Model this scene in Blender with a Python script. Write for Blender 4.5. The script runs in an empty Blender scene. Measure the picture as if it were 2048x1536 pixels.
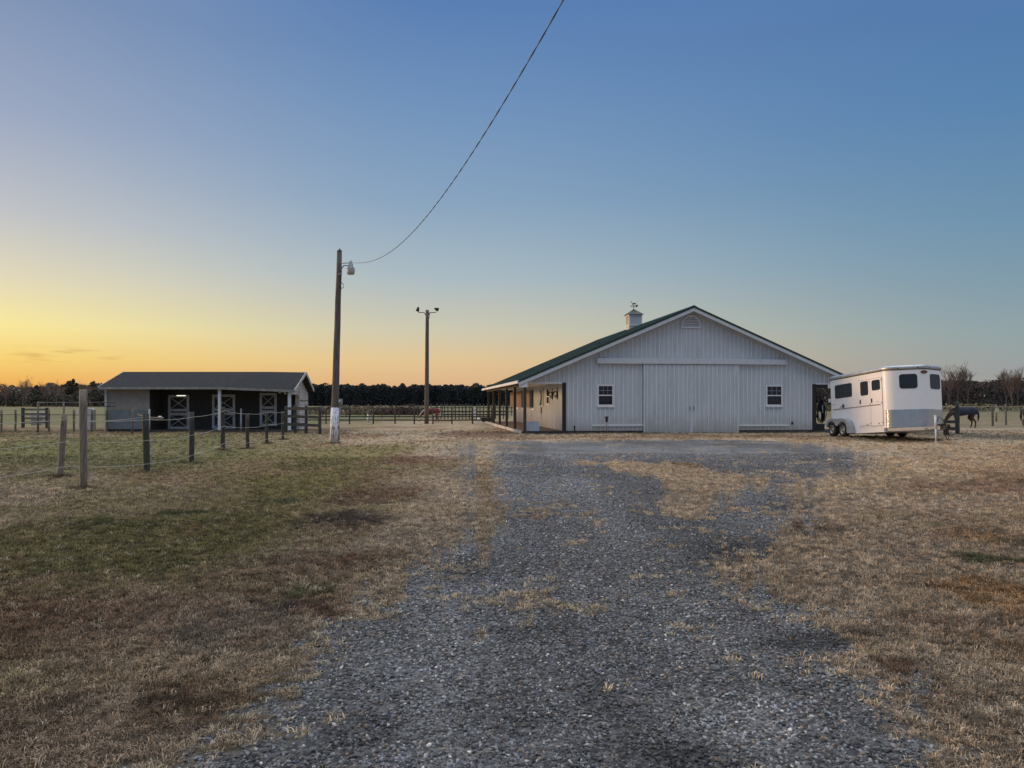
import bpy, bmesh, math, random
import numpy as np
from mathutils import Vector, Matrix, Euler
random.seed(7); rng = np.random.default_rng(11)
R = math.radians
S = bpy.context.scene
C = S.collection

# ------------------------------------------------------------------ camera
CAMH = 1.6; F = 1500.0; HOR = 806.0
cd = bpy.data.cameras.new('camera'); cam = bpy.data.objects.new('camera', cd); C.objects.link(cam); S.camera = cam
cd.sensor_width = 36; cd.lens = 36*F/2048; cd.shift_y = (HOR-768)/2048
cd.clip_start = 0.1; cd.clip_end = 6000
cam.location = (0, 0, CAMH); cam.rotation_euler = (math.pi/2, 0, 0)
S.view_settings.view_transform = 'Standard'; S.view_settings.look = 'None'
S.view_settings.exposure = 0.0; S.view_settings.gamma = 1.0

# ------------------------------------------------------------------ sky and sun
SUN_AZ = -71.0; SUN_EL = 7.0
def lin(c):
    return tuple((v/255/12.92 if v/255 <= .04045 else ((v/255+.055)/1.055)**2.4) for v in c)
w = bpy.data.worlds.new('World'); S.world = w; w.use_nodes = True
nt = w.node_tree; N = nt.nodes; L = nt.links
def wm(op, a, b=None, c=None, clamp=False):
    n = N.new('ShaderNodeMath'); n.operation = op; n.use_clamp = clamp
    for i, v in enumerate((a, b, c)):
        if v is None: continue
        if isinstance(v, (int, float)): n.inputs[i].default_value = v
        else: L.new(v, n.inputs[i])
    return n.outputs[0]
tc = N.new('ShaderNodeTexCoord'); sp = N.new('ShaderNodeSeparateXYZ'); L.new(tc.outputs['Generated'], sp.inputs[0])
vx, vy, vz = sp.outputs
elev = wm('MULTIPLY', wm('ARCSINE', vz), 180/math.pi)
az = wm('MULTIPLY', wm('ARCTAN2', vx, vy), 180/math.pi)
# angle in azimuth from the sunset glow
dz_ = wm('MULTIPLY', wm('ARCCOSINE', wm('COSINE', wm('MULTIPLY', wm('SUBTRACT', az, -46.0), math.pi/180))), 180/math.pi)
def ramp(stops):
    r = N.new('ShaderNodeValToRGB'); r.color_ramp.interpolation = 'LINEAR'
    L.new(wm('DIVIDE', wm('MAXIMUM', elev, 0.0), 60.0, clamp=True), r.inputs[0])
    e = r.color_ramp.elements
    for i, (p, col) in enumerate(stops):
        x = e[i] if i < 2 else e.new(p/60)
        x.position = p/60; x.color = (*lin(col), 1)
    return r.outputs[0]
ZEN = (205, 214, 228)
rl = ramp([(0, (238, 158, 84)), (60, ZEN), (1.2, (240, 174, 82)), (2.8, (250, 212, 110)), (5.0, (255, 236, 155)), (8, (232, 220, 186)), (12, (198, 198, 200)), (18, (160, 171, 196)), (25, (130, 149, 183)), (33, (130, 155, 200)), (42, (175, 195, 222))])
rc = ramp([(0, (222, 172, 130)), (60, ZEN), (1.6, (226, 184, 140)), (3.2, (229, 198, 150)), (5.5, (208, 202, 178)), (9.5, (172, 188, 196)), (15, (138, 166, 194)), (22, (112, 147, 190)), (28, (90, 128, 182)), (33, (100, 140, 195)), (42, (175, 195, 222))])
rr = ramp([(0, (158, 150, 148)), (60, ZEN), (1.8, (152, 158, 160)), (4.5, (142, 162, 168)), (8, (125, 154, 172)), (12, (108, 146, 175)), (19, (87, 131, 177)), (25, (82, 122, 173)), (33, (95, 135, 190)), (42, (165, 188, 220)), (50, ZEN)])
rb = ramp([(0, (118, 116, 128)), (60, ZEN), (6, (128, 130, 148)), (14, (126, 142, 168)), (30, (140, 164, 198))])
def smooth(v, a, b):
    n = N.new('ShaderNodeMapRange'); n.interpolation_type = 'SMOOTHSTEP'
    L.new(v, n.inputs[0]); n.inputs[1].default_value = a; n.inputs[2].default_value = b
    return n.outputs[0]
def wmix(f, a, b):
    n = N.new('ShaderNodeMix'); n.data_type = 'RGBA'
    if isinstance(f, float): n.inputs[0].default_value = f
    else: L.new(f, n.inputs[0])
    L.new(a, n.inputs[6]); L.new(b, n.inputs[7]); return n.outputs[2]
sky = wmix(smooth(dz_, 4, 42), rl, rc)
sky = wmix(smooth(dz_, 38, 86), sky, rr)
sky = wmix(smooth(dz_, 95, 150), sky, rb)
zb_ = N.new('ShaderNodeMix'); zb_.data_type = 'RGBA'; zb_.blend_type = 'ADD'; zb_.clamp_result = False
L.new(smooth(elev, 36, 62), zb_.inputs[0]); L.new(sky, zb_.inputs[6]); zb_.inputs[7].default_value = (1.0, .96, .92, 1)  # overhead sky brightened out of frame, added to light the ground
sky = zb_.outputs[2]
# a couple of thin dusky cloud streaks low over the sunset
nz = N.new('ShaderNodeTexNoise'); nz.inputs['Scale'].default_value = 1.0; nz.inputs['Detail'].default_value = 5
cmb = N.new('ShaderNodeCombineXYZ'); L.new(wm('MULTIPLY', az, .35), cmb.inputs[0]); L.new(wm('MULTIPLY', elev, 3.2), cmb.inputs[1]); L.new(cmb.outputs[0], nz.inputs['Vector'])
ca = wm('DIVIDE', wm('SUBTRACT', az, -30.6), 2.6); ce = wm('DIVIDE', wm('SUBTRACT', elev, 3.05), .42)
cm = wm('EXPONENT', wm('MULTIPLY', wm('ADD', wm('MULTIPLY', ca, ca), wm('MULTIPLY', ce, ce)), -1.0))
cf = wm('MULTIPLY', cm, smooth(nz.outputs[0], .47, .68))
dk = N.new('ShaderNodeRGB'); dk.outputs[0].default_value = (*lin((196, 148, 84)), 1)
sky = wmix(wm('MULTIPLY', cf, .9), sky, dk.outputs[0])
# bright glow round the sun that has just reached the horizon, out of frame on the left
ga = wm('DIVIDE', wm('SUBTRACT', az, -70.0), 14.0); ge = wm('DIVIDE', wm('SUBTRACT', elev, 2.0), 9.0)
gl = wm('EXPONENT', wm('MULTIPLY', wm('ADD', wm('MULTIPLY', ga, ga), wm('MULTIPLY', ge, ge)), -1.0))
gc = N.new('ShaderNodeMix'); gc.data_type = 'RGBA'; gc.blend_type = 'ADD'; gc.clamp_result = False
L.new(wm('MULTIPLY', gl, 1.0), gc.inputs[0]); L.new(sky, gc.inputs[6]); gc.inputs[7].default_value = (5.5, 3.2, 1.3, 1)
sky = gc.outputs[2]
ns = N.new('ShaderNodeTexSky'); ns.sky_type = 'NISHITA'; ns.sun_disc = False
ns.sun_elevation = R(SUN_EL); ns.sun_rotation = R(SUN_AZ)
nsc = N.new('ShaderNodeMix'); nsc.data_type = 'RGBA'; nsc.blend_type = 'MULTIPLY'; nsc.inputs[0].default_value = 1; nsc.clamp_result = False
L.new(ns.outputs[0], nsc.inputs[6]); nsc.inputs[7].default_value = (.1, .1, .1, 1)
sky = wmix(0.06, sky, nsc.outputs[2])
bg = N['Background']; L.new(sky, bg.inputs[0]); bg.inputs[1].default_value = 1.0

sd = bpy.data.lights.new('sun', 'SUN'); sun = bpy.data.objects.new('sun', sd); C.objects.link(sun)
sd.energy = 2.0; sd.angle = R(10); sd.color = (1.0, .62, .34)
a, e_ = R(SUN_AZ), R(SUN_EL)
sdir = Vector((math.sin(a)*math.cos(e_), math.cos(a)*math.cos(e_), math.sin(e_)))
sun.rotation_euler = sdir.to_track_quat('Z', 'Y').to_euler(); sun.location = (-40, 30, 20)

# ------------------------------------------------------------------ helpers
def tag(o, label=None, cat=None, group=None, kind=None):
    if label: o['label'] = label
    if cat: o['category'] = cat
    if group: o['group'] = group
    if kind: o['kind'] = kind
    return o
def empty(name, loc=(0, 0, 0), rot=(0, 0, 0)):
    o = bpy.data.objects.new(name, None); C.objects.link(o); o.location = loc; o.rotation_euler = rot
    o.empty_display_size = .2
    return o
def copy_tree(o, parent=None):
    c = o.copy(); C.objects.link(c); c.parent = parent
    for ch in list(o.children): copy_tree(ch, c)
    return c
class MB:
    def __init__(s): s.v = []; s.f = []; s.sm = []; s.mk = []
    def mark(s, m): s.mk.append((len(s.f), m)); return s
    def add(s, vs, fs, smooth=False):
        b = len(s.v); s.v += [tuple(p) for p in vs]
        for f in fs: s.f.append([b+i for i in f]); s.sm.append(smooth)
        return s
    def box(s, x0, x1, y0, y1, z0, z1):
        v = [(x, y, z) for x in (x0, x1) for y in (y0, y1) for z in (z0, z1)]
        return s.add(v, [(0, 1, 3, 2), (4, 6, 7, 5), (0, 4, 5, 1), (2, 3, 7, 6), (0, 2, 6, 4), (1, 5, 7, 3)])
    def bar(s, p, q, wdt, th, up=(0, 0, 1)):
        p = Vector(p); q = Vector(q); d = (q-p).normalized(); u = Vector(up)
        a = d.cross(u)
        if a.length < 1e-4: a = d.cross(Vector((1, 0, 0)))
        a.normalize(); b = a.cross(d).normalized()
        v = []
        for c in (p, q):
            for i, j in ((-1, -1), (1, -1), (1, 1), (-1, 1)): v.append(c+a*(i*wdt/2)+b*(j*th/2))
        return s.add(v, [(3, 2, 1, 0), (4, 5, 6, 7), (0, 1, 5, 4), (1, 2, 6, 5), (2, 3, 7, 6), (3, 0, 4, 7)])
    def tube(s, pts, rad, n=8, smooth=True):
        pts = [Vector(p) for p in pts]
        if not hasattr(rad, '__len__'): rad = [rad]*len(pts)
        ref = Vector((0, 0, 1)); rings = []; vs = []
        for i, p in enumerate(pts):
            d = (pts[min(i+1, len(pts)-1)]-pts[max(i-1, 0)]).normalized()
            r = ref if abs(d.dot(ref)) < .95 else Vector((0, 1, 0))
            a = d.cross(r).normalized(); b = a.cross(d)
            for k in range(n):
                t = 2*math.pi*k/n; vs.append(p+(a*math.cos(t)+b*math.sin(t))*rad[i])
        fs = []
        for i in range(len(pts)-1):
            for k in range(n): fs.append((i*n+k, i*n+(k+1) % n, (i+1)*n+(k+1) % n, (i+1)*n+k))
        b0 = len(s.v); s.add(vs, fs, smooth)
        s.f.append([b0+k for k in reversed(range(n))]); s.sm.append(False)
        s.f.append([b0+(len(pts)-1)*n+k for k in range(n)]); s.sm.append(False)
        return s
    def prism(s, poly, axis, a0, a1, smooth=False):
        # poly in the two other axes; extruded along axis
        def m(p, t):
            return {'x': (t, p[0], p[1]), 'y': (p[0], t, p[1]), 'z': (p[0], p[1], t)}[axis]
        n = len(poly); v = [m(p, a0) for p in poly]+[m(p, a1) for p in poly]
        b = len(s.v); s.v += v
        if smooth: c0 = b; b = len(s.v); s.v += v   # caps keep their own vertices
        s.f.append([b+i for i in range(n)]); s.sm.append(False)
        s.f.append([b+n+i for i in reversed(range(n))]); s.sm.append(False)
        if smooth: b = c0
        for i in range(n):
            j = (i+1) % n; s.f.append([b+j, b+i, b+n+i, b+n+j]); s.sm.append(smooth)
        return s
    def lathe(s, prof, center, axis='z', n=24, smooth=True):
        # prof: (radius, height)
        c = Vector(center); vs = []; m = len(prof)
        for k in range(n):
            t = 2*math.pi*k/n
            for r, h in prof:
                if axis == 'z': vs.append(c+Vector((r*math.cos(t), r*math.sin(t), h)))
                elif axis == 'x': vs.append(c+Vector((h, r*math.cos(t), r*math.sin(t))))
                else: vs.append(c+Vector((r*math.cos(t), h, r*math.sin(t))))
        fs = [(k*m+i, ((k+1) % n)*m+i, ((k+1) % n)*m+i+1, k*m+i+1) for k in range(n) for i in range(m-1)]
        return s.add(vs, fs, smooth)
    def build(s, name, mat, parent=None, loc=None, fixn=True):
        me = bpy.data.meshes.new(name); me.from_pydata(s.v, [], s.f)
        me.polygons.foreach_set('use_smooth', s.sm)
        if fixn:
            bm = bmesh.new(); bm.from_mesh(me); bmesh.ops.recalc_face_normals(bm, faces=bm.faces); bm.to_mesh(me); bm.free()
        me.update(); me.materials.append(mat)
        for st_, m_ in s.mk:
            me.materials.append(m_)
            for p_ in range(st_, len(me.polygons)): me.polygons[p_].material_index = len(me.materials)-1
        o = bpy.data.objects.new(name, me); C.objects.link(o)
        if parent: o.parent = parent
        if loc: o.location = loc
        return o
def bevel(o, wd=.008, seg=2):
    m = o.modifiers.new('bevel', 'BEVEL'); m.width = wd; m.segments = seg; m.limit_method = 'ANGLE'; m.angle_limit = R(40)
    return o

def mat(name, col, rough=.7, metal=0., var=.12, scale=3., stretch=(1, 1, 1), bump=0., bscale=None, col2=None, spec=.5, coat=0.):
    m = bpy.data.materials.new(name); m.use_nodes = True; n = m.node_tree.nodes; l = m.node_tree.links
    b = n['Principled BSDF']; b.inputs['Roughness'].default_value = rough; b.inputs['Metallic'].default_value = metal
    b.inputs['Specular IOR Level'].default_value = spec; b.inputs['Coat Weight'].default_value = coat
    t = n.new('ShaderNodeTexCoord'); mp = n.new('ShaderNodeMapping'); mp.inputs['Scale'].default_value = stretch
    l.new(t.outputs['Object'], mp.inputs[0])
    z = n.new('ShaderNodeTexNoise'); z.inputs['Scale'].default_value = scale; z.inputs['Detail'].default_value = 6; z.inputs['Roughness'].default_value = .62
    l.new(mp.outputs[0], z.inputs['Vector'])
    r = n.new('ShaderNodeValToRGB'); l.new(z.outputs[0], r.inputs[0])
    c2 = col2 or tuple(c*(1-2.2*var) for c in col)
    r.color_ramp.elements[0].position = .3; r.color_ramp.elements[1].position = .68
    r.color_ramp.elements[0].color = (*c2, 1); r.color_ramp.elements[1].color = (*[min(1, c*(1+var*.5)) for c in col], 1)
    l.new(r.outputs[0], b.inputs['Base Color'])
    if bump:
        bn = n.new('ShaderNodeBump'); bn.inputs['Strength'].default_value = bump; bn.inputs['Distance'].default_value = .02
        z2 = n.new('ShaderNodeTexNoise'); z2.inputs['Scale'].default_value = bscale or scale*4; z2.inputs['Detail'].default_value = 6
        l.new(mp.outputs[0], z2.inputs['Vector']); l.new(z2.outputs[0], bn.inputs['Height']); l.new(bn.outputs[0], b.inputs['Normal'])
    return m
M = {}
M['dimtrim'] = mat('dimlit_white_board', (.60, .635, .665), .5, var=.06, scale=4)  # white trim with its dim bluish light put into the colour
M['rib'] = mat('lit_rib_edge', (.80, .82, .85), .5, var=.04)  # siding paint made lighter, the light caught by the ribs painted in
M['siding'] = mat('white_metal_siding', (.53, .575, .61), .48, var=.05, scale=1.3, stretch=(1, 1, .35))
M['trim'] = mat('white_trim', (.73, .755, .775), .5, var=.05, scale=4)
def splash(m):
    n = m.node_tree.nodes; l = m.node_tree.links; b = n['Principled BSDF']; src = b.inputs['Base Color'].links[0].from_socket
    t = n.new('ShaderNodeTexCoord'); sp_ = n.new('ShaderNodeSeparateXYZ'); l.new(t.outputs['Object'], sp_.inputs[0])
    z = n.new('ShaderNodeTexNoise'); z.inputs['Scale'].default_value = 1.8; z.inputs['Detail'].default_value = 7; z.inputs['Roughness'].default_value = .7; l.new(t.outputs['Object'], z.inputs['Vector'])
    a = n.new('ShaderNodeMath'); a.operation = 'MULTIPLY_ADD'; l.new(z.outputs[0], a.inputs[0]); a.inputs[1].default_value = -1.5; l.new(sp_.outputs[2], a.inputs[2])
    r_ = n.new('ShaderNodeMapRange'); l.new(a.outputs[0], r_.inputs[0]); r_.inputs[1].default_value = -.75; r_.inputs[2].default_value = .25; r_.inputs[3].default_value = .6; r_.inputs[4].default_value = 0
    mp = n.new('ShaderNodeMapping'); mp.inputs['Scale'].default_value = (3, 3, .25); l.new(t.outputs['Object'], mp.inputs[0]); z2 = n.new('ShaderNodeTexNoise'); z2.inputs['Scale'].default_value = 2.5; z2.inputs['Detail'].default_value = 5; l.new(mp.outputs[0], z2.inputs['Vector'])
    r2 = n.new('ShaderNodeMapRange'); l.new(z2.outputs[0], r2.inputs[0]); r2.inputs[1].default_value = .52; r2.inputs[2].default_value = .75; r2.inputs[3].default_value = 0; r2.inputs[4].default_value = .35
    mxx = n.new('ShaderNodeMath'); mxx.operation = 'MAXIMUM'; l.new(r_.outputs[0], mxx.inputs[0]); l.new(r2.outputs[0], mxx.inputs[1])
    mm = n.new('ShaderNodeMix'); mm.data_type = 'RGBA'; l.new(mxx.outputs[0], mm.inputs[0]); l.new(src, mm.inputs[6]); mm.inputs[7].default_value = (.30, .27, .23, 1); l.new(mm.outputs[2], b.inputs['Base Color'])
splash(M['siding']); splash(M['rib'])
M['green'] = mat('green_metal_roof', (.045, .08, .062), .55, var=.12, scale=1.2)
M['dkgreen'] = mat('dark_green_trim', (.02, .045, .035), .4, var=.1)
M['black'] = mat('black_paint', (.012, .013, .015), .5, var=.1)
M['iron'] = mat('black_iron', (.015, .015, .015), .55, metal=.3, var=.1)
M['conc'] = mat('dirty_concrete', (.12, .11, .10), .9, var=.3, scale=3, bump=.4)
M['dirt'] = mat('packed_dirt', (.22, .155, .105), .95, var=.25, scale=3, bump=.4)
M['glass'] = mat('dark_window_glass', (.012, .016, .024), .08, var=.05, spec=.6)
M['glass2'] = mat('tinted_trailer_glass', (.016, .022, .027), .12, var=.1, scale=9, spec=.55)
M['postbrown'] = mat('treated_brown_timber', (.10, .075, .06), .8, var=.25, scale=5, stretch=(4, 4, .5), bump=.3)
M['wood'] = mat('weathered_grey_timber', (.22, .19, .155), .9, var=.3, scale=6, stretch=(6, 6, .6), bump=.8, bscale=9)
M['wooddark'] = mat('dark_weathered_timber', (.075, .073, .065), .9, var=.3, scale=6, stretch=(6, 6, .6), bump=.8, bscale=9)
M['woodlight'] = mat('sun_bleached_post', (.27, .225, .175), .9, var=.35, scale=6, stretch=(6, 6, .6), bump=.8, bscale=9, col2=(.10, .08, .065))
M['pole'] = mat('brown_utility_pole_timber', (.17, .135, .115), .85, var=.3, scale=5, stretch=(7, 7, .4), bump=.7, bscale=8)
M['whitepeel'] = mat('peeling_white_paint', (.74, .75, .78), .75, var=.3, scale=5, stretch=(5, 5, .9), col2=(.13, .14, .17), bump=.5)
M['whitepeel'].node_tree.nodes['Color Ramp'].color_ramp.elements[0].position = .41
M['whitepeel'].node_tree.nodes['Color Ramp'].color_ramp.elements[1].position = .49
M['shingle'] = mat('dark_asphalt_shingles', (.045, .045, .046), .95, var=.28, scale=9, bump=.6, bscale=30)
M['oldwhite'] = mat('weathered_white_boards', (.62, .60, .57), .8, var=.25, scale=4, stretch=(1, .6, 5), col2=(.32, .30, .28), bump=.4)
M['greywhite'] = mat('faded_white_paint', (.58, .58, .57), .8, var=.16, scale=5, bump=.2)
M['tanpanel'] = mat('warm_grey_panel', (.30, .27, .245), .8, var=.1, scale=3)
M['bluepanel'] = mat('blue_grey_panel', (.19, .215, .23), .8, var=.1, scale=3)
M['darkwall'] = mat('dark_stained_boards', (.055, .05, .046), .85, var=.2, scale=3, stretch=(3, 3, .5))
M['whitepaint'] = mat('trailer_white_paint', (.86, .86, .85), .42, var=.02, scale=2, coat=.1)
M['alu'] = mat('brushed_aluminium', (.62, .62, .63), .27, metal=1, var=.16, scale=26, stretch=(3, 3, .12), bump=.15, bscale=60)
M['aluroof'] = mat('dull_aluminium', (.55, .58, .60), .45, metal=.7, var=.1)
M['fender'] = mat('grey_fender_paint', (.36, .38, .42), .35, var=.06)
M['rubber'] = mat('tyre_rubber', (.022, .021, .02), .8, var=.2, scale=8)
M['rim'] = mat('silver_rim', (.55, .55, .53), .3, metal=.8, var=.1)
M['stripe'] = mat('grey_belt_stripe', (.32, .28, .27), .5, var=.1)
M['maroon'] = mat('maroon_badge', (.12, .025, .025), .3, var=.1)
M['lampgrey'] = mat('grey_lamp_housing', (.33, .33, .34), .5, metal=.3, var=.1)
M['lens'] = mat('frosted_lamp_lens', (.52, .46, .42), .3, var=.1)
M['wire'] = mat('black_cable', (.03, .03, .032), .6, var=.1)
M['fencewire'] = mat('pale_fence_wire', (.55, .50, .42), .5, var=.1)
M['red'] = mat('red_cloth', (.28, .03, .035), .85, var=.2)
M['bluecloth'] = mat('dark_navy_cloth', (.018, .02, .045), .8, var=.3, scale=4)
M['cream'] = mat('cream_board', (.62, .56, .36), .7, var=.1)
M['galv'] = mat('grey_sheet_panel', (.42, .46, .52), .5, var=.1)
M['rusty'] = mat('bare_hedge_brown', (.16, .10, .08), .95, var=.3, scale=2)
def emis(name, col, st):
    m = bpy.data.materials.new(name); m.use_nodes = True; b = m.node_tree.nodes['Principled BSDF']
    b.inputs['Emission Color'].default_value = (*col, 1); b.inputs['Emission Strength'].default_value = st; b.inputs['Base Color'].default_value = (.8, .8, .8, 1)
    return m
M['tube'] = emis('lit_fluorescent_tube', (1, .95, .8), 1.3)

# numpy value noise
TAB = rng.random((256, 256))
def vnoise(x, y):
    xi = np.floor(x).astype(int); yi = np.floor(y).astype(int); fx = x-xi; fy = y-yi
    fx = fx*fx*(3-2*fx); fy = fy*fy*(3-2*fy)
    g = lambda i, j: TAB[i & 255, j & 255]
    return (g(xi, yi)*(1-fx)+g(xi+1, yi)*fx)*(1-fy)+(g(xi, yi+1)*(1-fx)+g(xi+1, yi+1)*fx)*fy
def fbm(x, y, o=4):
    s = 0; a = .5; t = 0
    for i in range(o):      # every octave is turned, so no edge follows the axes
        c_, n_ = math.cos(.55+1.13*i), math.sin(.55+1.13*i)
        s = s+a*vnoise((x*c_-y*n_)*2**i+17.3*i, (x*n_+y*c_)*2**i+5.1*i); t += a; a *= .55
    return s/t
def sstep(x, a, b):
    t = np.clip((x-a)/(b-a), 0, 1); return t*t*(3-2*t)
def G(px, py): Z = CAMH*F/(py-HOR); return ((px-1024)*Z/F, Z)
def W(px, py, Z): return ((px-1024)*Z/F, Z, CAMH-(py-HOR)*Z/F)

# ------------------------------------------------------------------ the ground: drive outline and turf patches
drive = [(400, 1600), (430, 1536), (480, 1446), (555, 1385), (600, 1349), (625, 1290), (655, 1241), (781, 1195), (815, 1157), (905, 1098), (955, 1060), (990, 1020), (961, 997), (975, 968), (920, 950), (965, 925), (940, 907), (955, 884), (1200, 880), (1500, 881), (1660, 890), (1730, 905), (1770, 932), (1650, 965), (1590, 985), (1655, 1020), (1603, 1069), (1526, 1105), (1457, 1130), (1457, 1161), (1592, 1204), (1660, 1250), (1731, 1310), (1793, 1387), (1862, 1445), (1950, 1526), (2010, 1600), (2150, 1900), (2900, 3500), (0, 3500), (330, 1800)]
drive = np.array([G(*p) for p in drive])
isle1 = np.array([G(*p) for p in [(1130, 915), (1250, 921), (1400, 930), (1440, 943), (1560, 962), (1500, 990), (1445, 1028), (1390, 1042), (1300, 1030), (1262, 1008), (1330, 990), (1290, 965), (1220, 945), (1120, 928)]])
def sdist(poly, x, y):
    d = np.full(x.shape, 1e9); inside = np.zeros(x.shape, bool); n = len(poly)
    for i in range(n):
        ax, ay = poly[i]; bx, by = poly[(i+1) % n]; ex, ey = bx-ax, by-ay
        t = np.clip(((x-ax)*ex+(y-ay)*ey)/(ex*ex+ey*ey), 0, 1)
        d = np.minimum(d, (x-ax-t*ex)**2+(y-ay-t*ey)**2)
        c = ((ay > y) != (by > y)) & (x < (bx-ax)*(y-ay)/(by-ay+1e-12)+ax); inside ^= c
    d = np.sqrt(d); return np.where(inside, d, -d)
def gravel_mask(x, y):
    s = sdist(drive, x, y); s2 = sdist(isle1, x, y)
    sc = np.clip(y/10, .6, 3)
    nz = (fbm(x*.7/sc+40, y*1.5/sc+9, 6)-.5)*1.1*sc+(fbm(x*5/sc, y*5/sc)-.5)*1.7*sc
    g = sstep(s+nz, -.4*sc, .5*sc)
    g = g*(1-sstep(s2+nz*.6, -.1, .5)*.92)
    t = fbm(x*.7+3, y*.8+71, 4)*.6+fbm(x*4, y*3, 2)*.4
    g = g*(1-.7*sstep(t, .60, .68)*(1-sstep(s, 1.2, 3.2)*.6)*(.3+.7*sstep(y, 4.8, 7)))
    return g
TAN = (.475, .375, .26); PALE = (.56, .455, .34); RED = (.21, .12, .078); DIRT = (.09, .066, .055)
OLIVE = (.235, .205, .082); DGREEN = (.09, .105, .04); BROWN = (.29, .195, .115); ORANGE = (.44, .26, .12)
P_ = [  # px, py, rx, ry, colour, strength
 (350, 1110, 200, 45, OLIVE, .9), (610, 960, 110, 30, OLIVE, .8), (820, 1060, 110, 45, PALE, .8), (900, 985, 70, 25, PALE, .8), (760, 1170, 90, 25, PALE, .6), (870, 905, 80, 12, PALE, .5), (1560, 1140, 100, 20, PALE, .8), (1800, 1010, 180, 20, PALE, .5), (1700, 1200, 110, 30, PALE, .6), (1850, 1330, 120, 40, PALE, .5), (1990, 1420, 90, 40, PALE, .4), (230, 1085, 340, 62, OLIVE, .95), (480, 1060, 140, 45, OLIVE, .8), (560, 985, 120, 40, OLIVE, .55), (690, 905, 150, 22, OLIVE, .8), (640, 925, 90, 15, DGREEN, .35), (150, 895, 330, 22, OLIVE, .55), (420, 872, 200, 8, OLIVE, .6), (30, 1080, 160, 70, OLIVE, .5),
 (560, 1000, 60, 9, DGREEN, .7), (365, 1030, 55, 9, DGREEN, .85), (180, 1053, 60, 10, DGREEN, .6), (280, 1056, 60, 8, DGREEN, .5), (440, 1045, 90, 14, DGREEN, .3),
 (200, 1250, 380, 75, BROWN, .9), (180, 1235, 260, 45, RED, .55), (100, 1440, 460, 100, (.20, .132, .078), .95), (1965, 872, 120, 9, (.13, .125, .10), .75), (1780, 880, 110, 4, (.12, .11, .08), .6), (900, 1400, 10, 2, BROWN, .1), (440, 1455, 140, 35, RED, .6), (250, 1400, 200, 25, DIRT, .45), (330, 1340, 220, 50, BROWN, .6), (130, 1520, 300, 45, RED, .5),  # dark patch right of the trailer: its shadow put into the turf colour
 (690, 1040, 95, 22, DIRT, .9), (760, 985, 90, 22, RED, .7), (640, 1130, 120, 30, RED, .75), (700, 1120, 70, 20, RED, .6), (520, 1245, 150, 52, DIRT, .95), (440, 1275, 90, 34, (.06, .06, .035), .95), (615, 1185, 60, 18, DGREEN, .7), (640, 1225, 80, 18, RED, .8), (430, 1460, 90, 18, DIRT, .8),
 (830, 922, 70, 12, RED, .7), (760, 950, 90, 12, BROWN, .7), (960, 868, 110, 7, RED, .75), (1030, 876, 90, 4, RED, .5), (1400, 874, 380, 4, BROWN, .7), (930, 900, 50, 8, DIRT, .4),
 (1950, 1117, 95, 14, DGREEN, .95), (2030, 1085, 80, 8, DGREEN, .7), (1990, 1190, 130, 40, ORANGE, .85), (1900, 1250, 190, 25, RED, .55), (1935, 1075, 70, 18, ORANGE, .6), (1960, 970, 180, 18, RED, .6), (2010, 1500, 120, 60, BROWN, .7), (1860, 1400, 120, 18, RED, .7), (1900, 905, 220, 12, BROWN, .4), (2030, 1300, 90, 60, BROWN, .7),
 (1590, 1050, 90, 20, DIRT, .6), (1480, 1105, 60, 10, RED, .6), (1560, 1195, 60, 12, RED, .8), (1580, 1250, 90, 14, DIRT, .7), (1700, 1265, 90, 12, DIRT, .8), (1770, 1340, 60, 16, RED, .8), (1850, 1385, 70, 12, DIRT, .8), (1640, 1310, 40, 8, DIRT, .7),
 (1690, 1130, 150, 30, PALE, .6), (1760, 1250, 60, 25, PALE, .5), (1370, 1015, 90, 22, PALE, .8), (860, 960, 80, 20, PALE, .5), (780, 1080, 100, 30, PALE, .4), (1600, 890, 160, 8, BROWN, .3)]
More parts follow.
